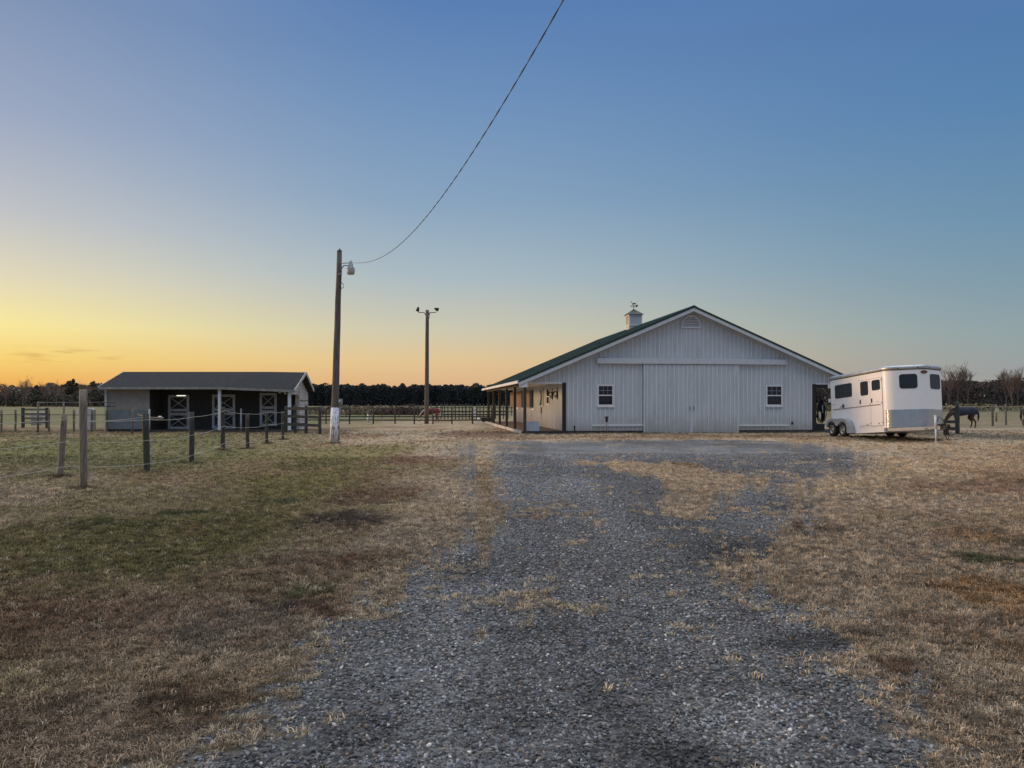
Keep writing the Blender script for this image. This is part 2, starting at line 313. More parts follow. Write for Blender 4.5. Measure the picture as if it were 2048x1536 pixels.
def turf(x, y):
    n = x.shape
    a = fbm(x*.35+7, y*.22+3, 5); b = fbm(x*1.5+30, y*1.1+8, 4); c3 = fbm(x*.09+2, y*.045+9, 4); f = fbm(x*7, y*6, 3)
    col = np.empty(n+(3,)); col[:] = TAN
    def mixc(c, k):
        nonlocal col
        col = col*(1-k[..., None])+np.array(c)*k[..., None]
    mixc(PALE, sstep(b, .52, .72)*.6)
    mixc(BROWN, sstep(a, .46, .66)*.75)
    mixc(OLIVE, sstep(c3+.25*(b-.5), .52, .62)*.6*sstep(-x, -1, 3))
    yy = np.maximum(y, .5); u = 1024+F*x/yy; v = HOR+CAMH*F/yy
    jx = (fbm(x*.8, y*.8+50)-.5)*1.4; jy = (fbm(x*.8+60, y*.8)-.5)*1.4
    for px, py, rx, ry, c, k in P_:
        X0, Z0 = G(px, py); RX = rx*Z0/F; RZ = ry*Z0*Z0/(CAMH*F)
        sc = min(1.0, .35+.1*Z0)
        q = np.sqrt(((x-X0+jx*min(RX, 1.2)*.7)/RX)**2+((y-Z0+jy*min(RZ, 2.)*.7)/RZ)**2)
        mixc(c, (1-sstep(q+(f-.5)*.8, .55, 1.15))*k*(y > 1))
    sd0 = sdist(drive, x, y); mixc(PALE, sstep(sd0, -2.6, -.3)*(1-sstep(sd0, .5, 2))*.55*sstep(b+.3*f, .45, .75))
    mixc(RED, sstep(b*.55+f*.45, .60, .74)*.55)
    pk = sstep(-x, 6.5, 9.5)*sstep(y, 12, 20)*(1-sstep(x+11.5, 0, 5)*sstep(y, 33, 38)); mixc((.215, .19, .095), pk*.7*(.6+.4*sstep(b, .4, .6))); mixc((.17, .175, .075), pk*sstep(c3+.3*b, .55, .7)*.6)
    mixc((.17, .12, .08), pk*sstep(y, 36, 40)*(1-sstep(y, 46, 52))*.55)
    # far paddocks turn to a winter-wheat green
    mixc((.19, .20, .10), np.maximum(sstep(y, 62, 110), sstep(y, 48, 60)*(x < -14))*.85)
    mixc((.26, .20, .14), sstep(fbm(x*.02+5, y*.03+1, 3), .5, .62)*sstep(y, 75, 110)*.6)
    mixc((.22, .19, .115), sstep(x, 20, 24)*sstep(y, 46, 52)*.75)
    mixc((.25, .22, .12), sstep(x, 45, 70)*sstep(y, 60, 80)*.7)
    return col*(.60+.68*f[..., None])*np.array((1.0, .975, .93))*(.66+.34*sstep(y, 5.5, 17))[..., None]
GP = [(1480, 1110, 130, 40, .55), (1360, 1490, 170, 60, .5), (1620, 1290, 150, 26, .5), (1250, 1380, 110, 60, .72), (960, 1130, 90, 26, .6), (720, 1480, 110, 40, .7), (1010, 1420, 120, 40, .8), (1600, 1010, 110, 14, .6), (1130, 1000, 150, 70, 1.12), (830, 1330, 150, 40, 1.12), (1500, 1400, 140, 50, 1.25), (1300, 905, 350, 16, 1.25), (1180, 1180, 120, 40, 1.08), (1050, 1270, 150, 18, .75)]
def gtone(x, y):
    k = .72+.56*fbm(x*.8+21, y*.35+5, 4); jx = (fbm(x*1.1, y*.8+50)-.5)*1.2
    for px, py, rx, ry, a in GP:
        X0, Z0 = G(px, py); RX = rx*Z0/F; RZ = ry*Z0*Z0/(CAMH*F)
        k = k*(1+(a-1)*(1-sstep(np.sqrt(((x-X0+jx*.6)/RX)**2+((y-Z0+jx)/RZ)**2), .35, 1.25)))
    # two faint wheel tracks, packed finer and a little paler
    c = .35+.012*y; d = np.minimum(np.abs(x-c-.85), np.abs(x-c+.85)); return k*(1+.16*(1-sstep(d+(fbm(x*2, y)-.5)*.5, .12, .5)))
def height(x, y):
    x = np.asarray(x, float); y = np.asarray(y, float)
    g = gravel_mask(x, y)*.75
    h = (fbm(x*.5+9, y*.5+3, 3)-.5)*.07*(1-g)+(fbm(x*.22+1, y*.22+6, 3)-.5)*.15*sstep(y, 6, 14)*(1-sstep(y, 33, 37)*(x > -11))
    h = h+(fbm(x*3, y*3, 3)-.5)*.03*(1-sstep(y, 20, 40))*(1-.6*g)
    for X0, Z0, r, k in ((-10.95, 17.0, .45, .17), (-9.15, 23.6, .28, .16), (-10.3, 16.7, .4, .05)):
        h = h+k*np.exp(-((x-X0)**2+((y-Z0)*.8)**2)/r**2)
    h = h*sstep(y, -2, 3)
    h = h*(1-sstep(y, 60, 100))
    return h
def H(x, y): return float(height(np.array([x]), np.array([y]))[0])

def spaced(segs):
    out = []
    for a0, b0, st in segs: out += list(np.arange(a0, b0-1e-6, st))
    return np.array(out+[segs[-1][1]])
xs = spaced([(-1600, -200, 100), (-200, -60, 10), (-60, -24, 1.2), (-24, -9, .2), (-9, 9, .07), (9, 24, .2), (24, 60, 1.2), (60, 200, 10), (200, 1600, 100)])
ys = spaced([(-300, -20, 40), (-20, 2.4, 1.6), (2.4, 10, .06), (10, 20, .12), (20, 45, .3), (45, 110, 1.5), (110, 400, 12), (400, 3000, 130)])
XX, YY = np.meshgrid(xs, ys)
HH = height(XX, YY); GM = gravel_mask(XX, YY); TC = turf(XX, YY)
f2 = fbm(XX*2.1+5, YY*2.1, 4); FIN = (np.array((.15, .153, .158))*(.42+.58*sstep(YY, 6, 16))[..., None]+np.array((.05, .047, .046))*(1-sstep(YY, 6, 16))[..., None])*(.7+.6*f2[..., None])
rut = sstep(fbm(XX*.6+11, YY*.25+4, 3), .5, .66)[..., None]; FIN = FIN*gtone(XX, YY)[..., None]; FIN = FIN*(1-.4*rut)+np.array((.10, .088, .075))*.4*rut
HH = HH+(fbm(XX*9, YY*9, 2)-.5)*.012*GM*(YY < 14)*(YY > 2)
THATCH_SHADE = TC*.34+np.array((.012, .009, .006))  # soil between near blades, its colour darkened for shade in the gaps
TC = TC+(THATCH_SHADE-TC)*(1-sstep(YY, 8, 26))[..., None]
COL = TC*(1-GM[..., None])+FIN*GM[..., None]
nx, ny = len(xs), len(ys)
me = bpy.data.meshes.new('ground'); me.vertices.add(nx*ny)
me.vertices.foreach_set('co', np.stack([XX, YY, HH], -1).astype(np.float32).ravel())
idx = np.arange(nx*ny).reshape(ny, nx)
q = np.stack([idx[:-1, :-1], idx[:-1, 1:], idx[1:, 1:], idx[1:, :-1]], -1).reshape(-1, 4)
me.loops.add(q.size); me.loops.foreach_set('vertex_index', q.ravel().astype(np.int32))
me.polygons.add(len(q)); me.polygons.foreach_set('loop_start', np.arange(0, q.size, 4, dtype=np.int32))
me.update(calc_edges=True); me.polygons.foreach_set('use_smooth', np.ones(len(q), bool))
at = me.attributes.new('gcol', 'FLOAT_COLOR', 'POINT')
at.data.foreach_set('color', np.concatenate([COL.reshape(-1, 3), GM.reshape(-1, 1)], 1).astype(np.float32).ravel())
gm = bpy.data.materials.new('turf_and_gravel'); gm.use_nodes = True; n = gm.node_tree.nodes; l = gm.node_tree.links; b = n['Principled BSDF']
b.inputs['Roughness'].default_value = .95; b.inputs['Specular IOR Level'].default_value = .15
aa = n.new('ShaderNodeAttribute'); aa.attribute_name = 'gcol'
geo = n.new('ShaderNodeNewGeometry')
def noi(sc, det=5, vec=None, ro=.65):
    z = n.new('ShaderNodeTexNoise'); z.inputs['Scale'].default_value = sc; z.inputs['Detail'].default_value = det; z.inputs['Roughness'].default_value = ro
    l.new(vec or geo.outputs['Position'], z.inputs['Vector']); return z.outputs[0]
def mr(v, a, b_, c, d):
    m_ = n.new('ShaderNodeMapRange'); l.new(v, m_.inputs[0])
    for i, k in enumerate((a, b_, c, d)): m_.inputs[i+1].default_value = k
    return m_.outputs[0]
def mth(op, a_, b_):
    m_ = n.new('ShaderNodeMath'); m_.operation = op
    for i, k in enumerate((a_, b_)):
        if isinstance(k, (int, float)): m_.inputs[i].default_value = k
        else: l.new(k, m_.inputs[i])
    return m_.outputs[0]
vs_ = n.new('ShaderNodeTexVoronoi'); vs_.inputs['Scale'].default_value = 42; l.new(geo.outputs['Position'], vs_.inputs['Vector'])
vsep = n.new('ShaderNodeSeparateColor'); l.new(vs_.outputs['Color'], vsep.inputs[0])
gv = mr(vsep.outputs[0], 0, 1, .45, 1.75)                     # each stone its own tone
tv = mth('MULTIPLY', mr(noi(16), .3, .7, .4, 1.45), mr(noi(75, 3), .3, .7, .6, 1.35))
mp = n.new('ShaderNodeMapping'); mp.inputs['Scale'].default_value = (1, 1, 1); l.new(geo.outputs['Position'], mp.inputs[0])
tv = mth('MULTIPLY', tv, mr(noi(2.2, 8, mp.outputs[0], .75), .3, .7, .7, 1.3))
mx = n.new('ShaderNodeMix'); mx.data_type = 'FLOAT'; l.new(aa.outputs['Alpha'], mx.inputs[0]); l.new(tv, mx.inputs[2]); l.new(gv, mx.inputs[3])
vm = n.new('ShaderNodeVectorMath'); vm.operation = 'SCALE'; l.new(aa.outputs['Color'], vm.inputs[0]); l.new(mx.outputs[0], vm.inputs['Scale'])
l.new(vm.outputs[0], b.inputs['Base Color'])
bn = n.new('ShaderNodeBump'); bn.inputs['Strength'].default_value = .8; bn.inputs['Distance'].default_value = .03
hm = n.new('ShaderNodeMix'); hm.data_type = 'FLOAT'; l.new(aa.outputs['Alpha'], hm.inputs[0]); l.new(noi(22, 5), hm.inputs[2]); l.new(mr(vs_.outputs['Distance'], 0, .7, 1, 0), hm.inputs[3])
l.new(hm.outputs[0], bn.inputs['Height']); l.new(bn.outputs[0], b.inputs['Normal'])
me.materials.append(gm); go = bpy.data.objects.new('ground', me); C.objects.link(go); tag(go, kind='structure')

# ------------------------------------------------------------------ scattered stones and turf (nobody could count them)
def inst_mat(name, rough, trans=False):
    m = bpy.data.materials.new(name); m.use_nodes = True; n = m.node_tree.nodes; l = m.node_tree.links; b = n['Principled BSDF']
    a = n.new('ShaderNodeAttribute'); a.attribute_name = 'gcol'; a.attribute_type = 'INSTANCER'
    z = n.new('ShaderNodeTexNoise'); z.inputs['Scale'].default_value = 60; g_ = n.new('ShaderNodeNewGeometry'); l.new(g_.outputs['Position'], z.inputs['Vector'])
    r = n.new('ShaderNodeMapRange'); l.new(z.outputs[0], r.inputs[0]); r.inputs[1].default_value = .3; r.inputs[2].default_value = .7; r.inputs[3].default_value = .7; r.inputs[4].default_value = 1.3
    v = n.new('ShaderNodeVectorMath'); v.operation = 'SCALE'; l.new(a.outputs['Color'], v.inputs[0]); l.new(r.outputs[0], v.inputs['Scale'])
    l.new(v.outputs[0], b.inputs['Base Color']); b.inputs['Roughness'].default_value = rough; b.inputs['Specular IOR Level'].default_value = .25
    return m
def scatter(name, pts, rot, scl, idx, col, variants, label, cat):
    me = bpy.data.meshes.new(name); me.vertices.add(len(pts)); me.vertices.foreach_set('co', pts.astype(np.float32).ravel())
    for nm, ty, dat, key in (('rot', 'FLOAT_VECTOR', rot, 'vector'), ('scl', 'FLOAT', scl, 'value'), ('pick', 'INT', idx, 'value')):
        a = me.attributes.new(nm, ty, 'POINT'); a.data.foreach_set(key, np.ascontiguousarray(dat.astype(np.int32 if ty == 'INT' else np.float32)).ravel())
    a = me.attributes.new('gcol', 'FLOAT_COLOR', 'POINT'); a.data.foreach_set('color', np.concatenate([col, np.ones((len(col), 1))], 1).astype(np.float32).ravel())
    o = bpy.data.objects.new(name, me); C.objects.link(o)
    co = bpy.data.collections.new(name+'_shapes')
    for v in variants: co.objects.link(v)
    ng = bpy.data.node_groups.new(name+'_scatter', 'GeometryNodeTree')
    ng.interface.new_socket('Geometry', in_out='INPUT', socket_type='NodeSocketGeometry'); ng.interface.new_socket('Geometry', in_out='OUTPUT', socket_type='NodeSocketGeometry')
    n = ng.nodes; l = ng.links; gi = n.new('NodeGroupInput'); g2 = n.new('NodeGroupOutput')
    ci = n.new('GeometryNodeCollectionInfo'); ci.inputs['Collection'].default_value = co; ci.inputs['Separate Children'].default_value = True; ci.inputs['Reset Children'].default_value = True
    ip = n.new('GeometryNodeInstanceOnPoints'); ip.inputs['Pick Instance'].default_value = True
    mp_ = n.new('GeometryNodeMeshToPoints'); l.new(gi.outputs[0], mp_.inputs[0]); l.new(mp_.outputs[0], ip.inputs['Points']); l.new(ci.outputs[0], ip.inputs['Instance'])
    def na(nm, ty):
        x = n.new('GeometryNodeInputNamedAttribute'); x.data_type = ty; x.inputs[0].default_value = nm; return x.outputs[0]
    l.new(na('pick', 'INT'), ip.inputs['Instance Index']); l.new(na('rot', 'FLOAT_VECTOR'), ip.inputs['Rotation']); l.new(na('scl', 'FLOAT'), ip.inputs['Scale'])
    l.new(ip.outputs[0], g2.inputs[0])
    md = o.modifiers.new('scatter', 'NODES'); md.node_group = ng
    return tag(o, label, cat, kind='stuff')
def wedge(y0, y1, dens, margin=2.0):
    half = lambda y: .70*y+margin
    n_ = int(dens*(y1-y0)*(half(y0)+half(y1)))
    y = rng.uniform(y0, y1, n_*2); keep = rng.random(n_*2) < half(y)/half(y1); y = y[keep][:n_]
    x = rng.uniform(-1, 1, len(y))*half(y)
    return x, y
# stones
smat = inst_mat('gravel_stone', .85); stones = []
for k in range(7):
    bm = bmesh.new(); bmesh.ops.create_icosphere(bm, subdivisions=1, radius=.5)
    sx, sy, sz = random.uniform(.8, 1.2), random.uniform(.55, .9), random.uniform(.35, .6)
    for v in bm.verts:
        v.co = Vector((v.co.x*sx, v.co.y*sy, v.co.z*sz))*random.uniform(.68, 1.25)
    m_ = bpy.data.meshes.new('stone'); bm.to_mesh(m_); bm.free(); m_.materials.append(smat); stones.append(bpy.data.objects.new('stone', m_))
sx_, sy_, ss_ = [], [], []
for y0, y1, dn, s0, s1 in ((2.6, 6.5, 4600, .009, .034), (6.5, 12, 2200, .012, .037), (12, 24, 520, .02, .045)):
    x, y = wedge(y0, y1, dn, 1.5); g = gravel_mask(x, y)
    k = (rng.random(len(x)) < g*(.35+.9*fbm(x*1.7+90, y*1.7, 3))) | (rng.random(len(x)) < .015*(y < 10)*(np.abs(x) < 6)*(g > .02)); x, y = x[k], y[k]
    sx_.append(x); sy_.append(y); ss_.append(s0+(s1-s0)*rng.random(len(x))**2.2)
x = np.concatenate(sx_); y = np.concatenate(sy_); s = np.concatenate(ss_); nn = len(x)
tone = rng.random(nn); colS = np.array((.180, .183, .188))*(.30+1.4*tone[:, None]**1.6)
wl = rng.random(nn) < .02; colS[wl] = np.array((.55, .53, .48)); br = rng.random(nn) < .06; colS[br] = np.array((.22, .18, .145))
colS *= gtone(x, y)[:, None]*1.02
scatter('gravel_stones', np.stack([x, y, height(x, y)+s*.12], 1), np.stack([rng.normal(0, .35, nn), rng.normal(0, .35, nn), rng.uniform(0, 6.28, nn)], 1), s, rng.integers(0, 7, nn), colS, stones, 'loose blue grey crushed stone covering the drive', 'gravel')
# grass tufts
tmat = inst_mat('dry_grass_blade', .8); tufts = []
for k in range(8):
    mb = MB(); nb = 16
    for i in range(nb):
        a = random.uniform(0, 6.28); r0 = random.uniform(0, .045); lean = random.uniform(.3, 1.5); L_ = random.uniform(.018, .048); wd = random.uniform(.0016, .0030)
        p = Vector((math.cos(a)*r0, math.sin(a)*r0, -.004)); a2 = a+random.uniform(-1.2, 1.2); d = Vector((math.cos(a2), math.sin(a2), 0)); sd_ = Vector((-d.y, d.x, 0))
        p1 = p+d*L_*.35*lean+Vector((0, 0, L_*.6/(.6+lean*.4))); p2 = p1+d*L_*.6*lean+Vector((0, 0, L_*(.35-.28*lean)))
        mb.add([p-sd_*wd, p+sd_*wd, p1+sd_*wd*.8, p1-sd_*wd*.8, p2], [(0, 1, 2, 3), (3, 2, 4)])
    o = mb.build('tuft', tmat, fixn=False); C.objects.unlink(o); tufts.append(o)
gx, gy, gs = [], [], []
for y0, y1, dn, s0, s1 in ((2.6, 6.5, 1300, .55, 1.0), (6.5, 12, 620, .6, 1.1), (12, 22, 170, .8, 1.4), (22, 44, 22, 1.1, 2.0)):
    x, y = wedge(y0, y1, dn, 1.5); g = gravel_mask(x, y); f = fbm(x*2.3+4, y*2.3, 3)
    k = (rng.random(len(x)) < (1-g)**1.2*(.35+.9*f)) | ((g > .3) & (rng.random(len(x)) < .4*sstep(fbm(x*2.6, y*2.2+120, 3), .63, .72)*(.25+.75*sstep(y, 4.8, 7))))
    x, y = x[k], y[k]; gx.append(x); gy.append(y); gs.append(s0+(s1-s0)*rng.random(len(x)))
x = np.concatenate(gx); y = np.concatenate(gy); s = np.concatenate(gs)
bx, by = [], []   # keep turf out of the barn, shed, trailer
th = R(7.0); P0 = (2.70, 39.0)
def loc(x, y): dx, dy = x-P0[0], y-P0[1]; return dx*math.cos(th)+dy*math.sin(th), -dx*math.sin(th)+dy*math.cos(th)
ls, ld = loc(x, y); k = ~((ls > -2.3) & (ls < 16) & (ld > -.05)) & ~((x > -23) & (x < -12.4) & (y > 42.3))
x, y, s = x[k], y[k], s[k]; nn = len(x)
cg = turf(x, y); gg_ = sstep(gravel_mask(x, y), .25, .6)[:, None]; cg = cg*(1-gg_)+np.array((.40, .32, .21))*gg_; cg = cg*(.5+1.45*rng.random(nn)[:, None]**1.6)*1.12
pale = rng.random(nn) < .03; cg[pale] = np.array((.58, .48, .35))
feet = [G(124, 953), G(292.5, 944), G(383, 925), G(445.6, 907), G(495, 896), G(533.5, 887), G(565.7, 878.6), (-8.06, 14.1), (-9.75, 12.4), (-7.12, 30), G(1915, 868)]
ex, ey, er = [], [], []
for fx, fy in feet:
    k_ = 34; a_ = rng.uniform(0, 6.28, k_); q_ = rng.uniform(.05, .26, k_); ex += list(fx+q_*np.cos(a_)); ey += list(fy+q_*np.sin(a_)); er += list(rng.uniform(1.3, 2.6, k_))
for sA, sB, dd, n_ in ((0, 13.7, -.12, 520), (-2.1, 0, -.2, 60)):
    s_ = rng.uniform(sA, sB, n_); d_ = dd-rng.exponential(.12, n_); ex += list(P0[0]+s_*math.cos(th)-d_*math.sin(th)); ey += list(P0[1]+s_*math.sin(th)+d_*math.cos(th)); er += list(rng.uniform(1.0, 2.4, n_))
s_ = rng.uniform(-.2, 3.2, 260); ex += list(15.8+rng.uniform(-.6, 3.0, 260)); ey += list(31.5+rng.uniform(0, 5.2, 260)); er += list(rng.uniform(1.2, 2.6, 260))
ex, ey, er = map(np.array, (ex, ey, er)); x = np.concatenate([x, ex]); y = np.concatenate([y, ey]); s = np.concatenate([s, er])
cw = np.array((.26, .20, .12))*(.5+rng.random(len(ex))[:, None]); cw[rng.random(len(ex)) < .35] = np.array((.15, .15, .07)); cg = np.concatenate([cg, cw]); nn = len(x)
scatter('turf_grass', np.stack([x, y, height(x, y)], 1), np.stack([rng.normal(0, .15, nn), rng.normal(0, .15, nn), rng.uniform(0, 6.28, nn)], 1), s, rng.integers(0, 8, nn), cg, tufts, 'short dormant winter grass beside the gravel drive', 'grass')
print('stones/tufts', len(ss_[0]), nn)

# ------------------------------------------------------------------ the white barn
barn = empty('barn', (P0[0], P0[1], 0), (0, 0, th))
tag(barn, 'long white metal sided barn with green roof, cupola and sliding double doors', 'barn')
WD = 13.69; MID = WD/2; RZ = 6.70; SL = .425; DEP = 21.3; OV = .45; EL_ = -2.42; ER = WD+2.42
def rz(s): return RZ-SL*abs(s-MID)          # top of the roof at s
TH = .09
def fac(px, py):
    k = px-1024; s = (k*P0[1]-P0[0]*F)/(F*math.cos(th)-k*math.sin(th)); Z = P0[1]+s*math.sin(th)
    return s, CAMH-(py-HOR)*Z/F
m = MB(); zb = .15; zp = 2.62; PW = 2.04
poly = [(-PW, zp), (0, zp), (0, zb), (WD, zb), (WD, zp), (WD+PW, zp), (WD+PW, rz(WD+PW)-TH-.02), (MID, RZ-TH-.02), (-PW, rz(-PW)-TH-.02)]
m.prism(poly, 'y', 0, .08)
x0 = -PW+.1
dS, _ = fac(1286, 800); dE, _ = fac(1475, 800); zh0 = fac(1290, 728)[1]; zh1 = fac(1290, 717)[1]
hS, hE = fac(1193, 720)[0], fac(1571, 720)[0]
wins = [(fac(1194, 770)[0], fac(1227.5, 770)[0]), (fac(1531, 770)[0], fac(1565, 770)[0])]
wz0, wz1 = fac(1210, 812.5)[1], fac(1210, 769)[1]
ledL = (fac(1184, 800)[0], dS, fac(1220, 850.5)[1]); ledR = (dE, fac(1577, 800)[0], fac(1540, 850.5)[1])
def rib(m, s, z0, z1, y=0): m.prism([(s-.026, y+.0), (s-.016, y-.036), (s+.012, y-.036), (s+.02, y+.0)], 'z', z0, z1)
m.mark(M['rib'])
while x0 < WD+PW-.05:
    z0 = zb if -.02 < x0 < WD+.02 else zp
    z1 = rz(x0)-TH-.28
    spans = [(z0, z1)]
    def cut(spans, a, b):
        out = []
        for p, q_ in spans:
            if b <= p or a >= q_: out.append((p, q_)); continue
            if a > p: out.append((p, a))
            if b < q_: out.append((b, q_))
        return out
    if hS-.03 < x0 < hE+.03: spans = cut(spans, zh0-.02, zh1+.02)
    if dS-.05 < x0 < dE+.05: spans = cut(spans, 0, zh0)
    for wa, wb in wins:
        if wa-.03 < x0 < wb+.03: spans = cut(spans, wz0-.02, wz1+.02)
    if ledL[0]-.02 < x0 < ledL[1]: spans = cut(spans, ledL[2]-.07, ledL[2]+.07)
    if ledR[0] < x0 < ledR[1]+.02: spans = cut(spans, ledR[2]-.07, ledR[2]+.07)
    if abs(x0-MID) < .56: spans = cut(spans, 5.62, 6.36)
    for p, q_ in spans:
        if q_-p > .05: rib(m, x0, p, q_)
    x0 += .2435
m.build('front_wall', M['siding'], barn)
# side and back walls; the left one has three stall openings cut through it
op = [(10.2, 11.6), (14.2, 15.8), (18.1, 19.7)]
m = MB(); ya = .08; zt = 2.72
for a_, b_ in op+[(DEP, DEP)]:
    m.box(.0, .08, ya, a_, zb, zt)
    if b_ > a_: m.box(.0, .08, a_, b_, zb, 1.28); m.box(.0, .08, a_, b_, 2.45, zt)
    ya = b_
m.mark(M['rib'])
for k in range(int(DEP/.2435)):
    y_ = .3+k*.2435
    z1 = zt
    if any(a_-.03 < y_ < b_+.03 for a_, b_ in op): z1 = 1.2
    m.prism([(.0, y_-.019), (-.02, y_-.008), (-.02, y_+.008), (.0, y_+.019)], 'z', zb, z1)
m.build('side_wall', M['siding'], barn)
MB().box(WD-.08, WD, .08, DEP, zb, zt).build('side_wall', M['siding'], barn)
m = MB(); m.prism([(0, zb), (WD, zb), (WD, rz(WD)-TH-.02), (MID, RZ-TH-.02), (0, rz(0)-TH-.02)], 'y', DEP, DEP+.08); m.build('back_wall', M['siding'], barn)
MB().box(.1, WD-.1, 1.0, 1.06, zb, 3.5).build('inner_partition', M['darkwall'], barn)
# window and trim of the long side, seen edge-on
MB().box(-.05, 0, 2.55, 2.72, zb, zt).build('vertical_trim', M['trim'], barn); MB().box(-.05, 0, .1, .22, zb, zt).build('vertical_trim', M['trim'], barn)
for a_, b_ in op:
    m = MB(); m.box(-.045, 0, a_-.1, a_, 1.2, 2.5); m.box(-.045, 0, b_, b_+.1, 1.2, 2.5); m.box(-.06, 0, a_-.1, b_+.1, 1.12, 1.2); m.build('stall_opening_trim', M['trim'], barn)
for a_, b_ in op:
    s_ = MB().box(-.035, 0, 0, .75, 1.3, 2.45).build('shutter', mat('tan_shutter_board', (.30, .22, .16), .8, var=.2, stretch=(1, 1, 4)), barn)
    s_.location = (-.06, b_+.02, 0); s_.rotation_euler = (0, 0, R(22))
y0, y1 = 6.5, 7.6
m = MB(); m.box(-.03, 0, y0, y1, 1.35, 2.5)
hd = m.build('hatch_door', M['darkwall'], barn)
m = MB()
for (a1, a2, b1, b2) in ((y0, y1, 1.35, 1.45), (y0, y1, 2.4, 2.5), (y0, y0+.1, 1.45, 2.4), (y1-.1, y1, 1.45, 2.4)): m.box(-.06, -.03, a1, a2, b1, b2)
m.bar((-.045, y0+.1, 1.45), (-.045, y1-.1, 2.4), .03, .1, (1, 0, 0)); m.bar((-.05, y0+.1, 2.4), (-.05, y1-.1, 1.45), .03, .1, (1, 0, 0))
m.build('cross_brace', M['trim'], hd)
m = MB(); m.box(-.06, 0, 4.2, 5.0, 1.5, 2.45); wf = m.build('window', M['trim'], barn)
m = MB(); m.box(-.075, -.06, 4.3, 4.9, 2.0, 2.38); m.box(-.075, -.06, 4.3, 4.9, 1.58, 1.94); m.build('pane', M['glass'], wf)
MB().box(-.09, -.05, 6.9, 7.05, .95, 1.4).build('hanging_halter', M['red'], barn)
for yy_ in (1.75, 3.3):      # scrolled iron brackets
    m = MB(); z_ = 2.12
    m.tube([(-.03, yy_, z_-.33), (-.03, yy_, z_+.33)], .02, 6); m.tube([(-.03, yy_, z_+.1), (-.24, yy_, z_+.1)], .02, 6)
    m.tube([(-.15+.10*math.cos(t*.5), yy_, z_-.02+.12*math.sin(t*.5)) for t in range(13)], .022, 6)
    m.tube([(-.03, yy_+.2*math.cos(t*.6), z_-.08+.2*math.sin(t*.6)) for t in range(11)], .022, 6)
    m.tube([(-.22, yy_, z_+.1), (-.22, yy_, z_-.02)], .035, 6); m.tube([(-.12, yy_, z_-.1), (-.12, yy_, z_-.26)], .02, 6)
    m.build('iron_bracket', M['iron'], barn)
# foundation, porches
m = MB(); m.box(.02, WD-.02, .03, DEP, -.15, zb); m.build('foundation', M['conc'], barn)
m = MB(); m.box(-PW-.15, .0, .0, DEP, -.15, .125); m.build('porch_floor', M['dirt'], barn)
m = MB(); m.box(-PW-.12, .1, -.06, 0, -.15, .15); m.build('porch_edge_board', mat('dark_edge_board', (.045, .045, .05), .8, var=.2), barn)
m = MB(); yk = .02
for k in range(9):
    j = random.uniform(-.02, .03); m.bar((-PW-.2+j, yk, .05), (-PW-.19+random.uniform(-.02, .03), yk+2.3, .06), .06, .2, (0, 0, 1)); yk += 2.33
m.build('porch_kerb_board', M['oldwhite'], barn)
m = MB(); m.box(WD, WD+PW+.15, .0, DEP, -.15, .10); m.build('porch_floor', M['conc'], barn)
for k in range(6):
    for sx0 in (-PW, WD+PW):
        yk = .1+k*4.1
        p = MB().box(sx0-.075, sx0+.075, yk-.075, yk+.075, 0.0, 2.62).build('porch_post', M['postbrown'] if sx0 < 0 else M['black'], barn); bevel(p, .006, 1)
MB().box(-.085, .105, -.045, -.022, .02, 2.66).box(-.085, -.05, -.022, .1, .02, 2.66).build('corner_board', M['black'], barn)
MB().box(WD-.03, WD+.2, -.045, .16, -.02, 2.62).build('corner_board', M['black'], barn)
m = MB(); m.box(-PW-.1, -.09, -.03, .0, 2.6, 2.69); m.build('porch_beam', M['trim'], barn)
m = MB(); m.box(WD+.21, WD+PW+.1, -.03, .0, 2.6, 2.68); m.build('porch_beam', M['trim'], barn)
MB().box(WD+.21, WD+PW+.1, .0, .1, 2.44, 2.6).build('porch_beam', M['black'], barn)
for a_ in (-PW, WD+PW): MB().box(a_-.08, a_+.08, .1, DEP, 2.5, 2.66).build('eave_beam', M['postbrown'], barn)
for a_, b_ in ((-PW+.08, 0), (WD, WD+PW-.08)): MB().box(a_, b_, .1, DEP, 2.63, 2.66).build('porch_ceiling', M['trim'], barn)
# roof
y0, y1 = -OV, DEP+.4
def slab(s0, s1, t0, t1, ya, yb):
    return MB().prism([(s0, rz(s0)-t0), (s1, rz(s1)-t0), (s1, rz(s1)-t1), (s0, rz(s0)-t1)], 'y', ya, yb)
for sa, sb in ((EL_, MID), (MID, ER)):
    m = slab(sa, sb, .0, .035, y0-.02, y1); yk = y0+.1
    while yk < y1-.05:   # standing ribs down the slope
        for zz in (0,):
            A = Vector((sa, yk, rz(sa)+.004)); B = Vector((sb, yk, rz(sb)+.004)); m.bar(A, B, .035, .03)
        yk += .305
    m.build('roof_panel', M['green'], barn)
    m = slab(sa, sb, .037, .085, y0, y1-.1); m.build('soffit', M['trim'], barn)
    slab(sa-(.02 if sa < MID-1 else 0), sb+(.02 if sb > MID+1 else 0), -.012, .10, y0-.05, y0-.022).build('drip_edge', M['dkgreen'], barn)
    slab(sa, sb, .10, .28, y0-.035, y0-.005).build('rake_board', M['dimtrim'], barn)
for s_, q_ in ((EL_, -1), (ER, 1)):
    a_, b_ = sorted((s_, s_+.09*q_))
    g_ = MB().box(a_, b_, y0, y1, rz(s_)-.17, rz(s_)-.02).build('gutter', M['trim'], barn); bevel(g_, .015, 2)
m = MB(); m.prism([(MID-.2, rz(MID-.2)+.02), (MID, RZ+.04), (MID+.2, rz(MID+.2)+.02), (MID, RZ+.012)], 'y', y0-.05, y1); m.build('ridge_cap', M['dkgreen'], barn)
m = MB()      # eave return boards closing the porch ends
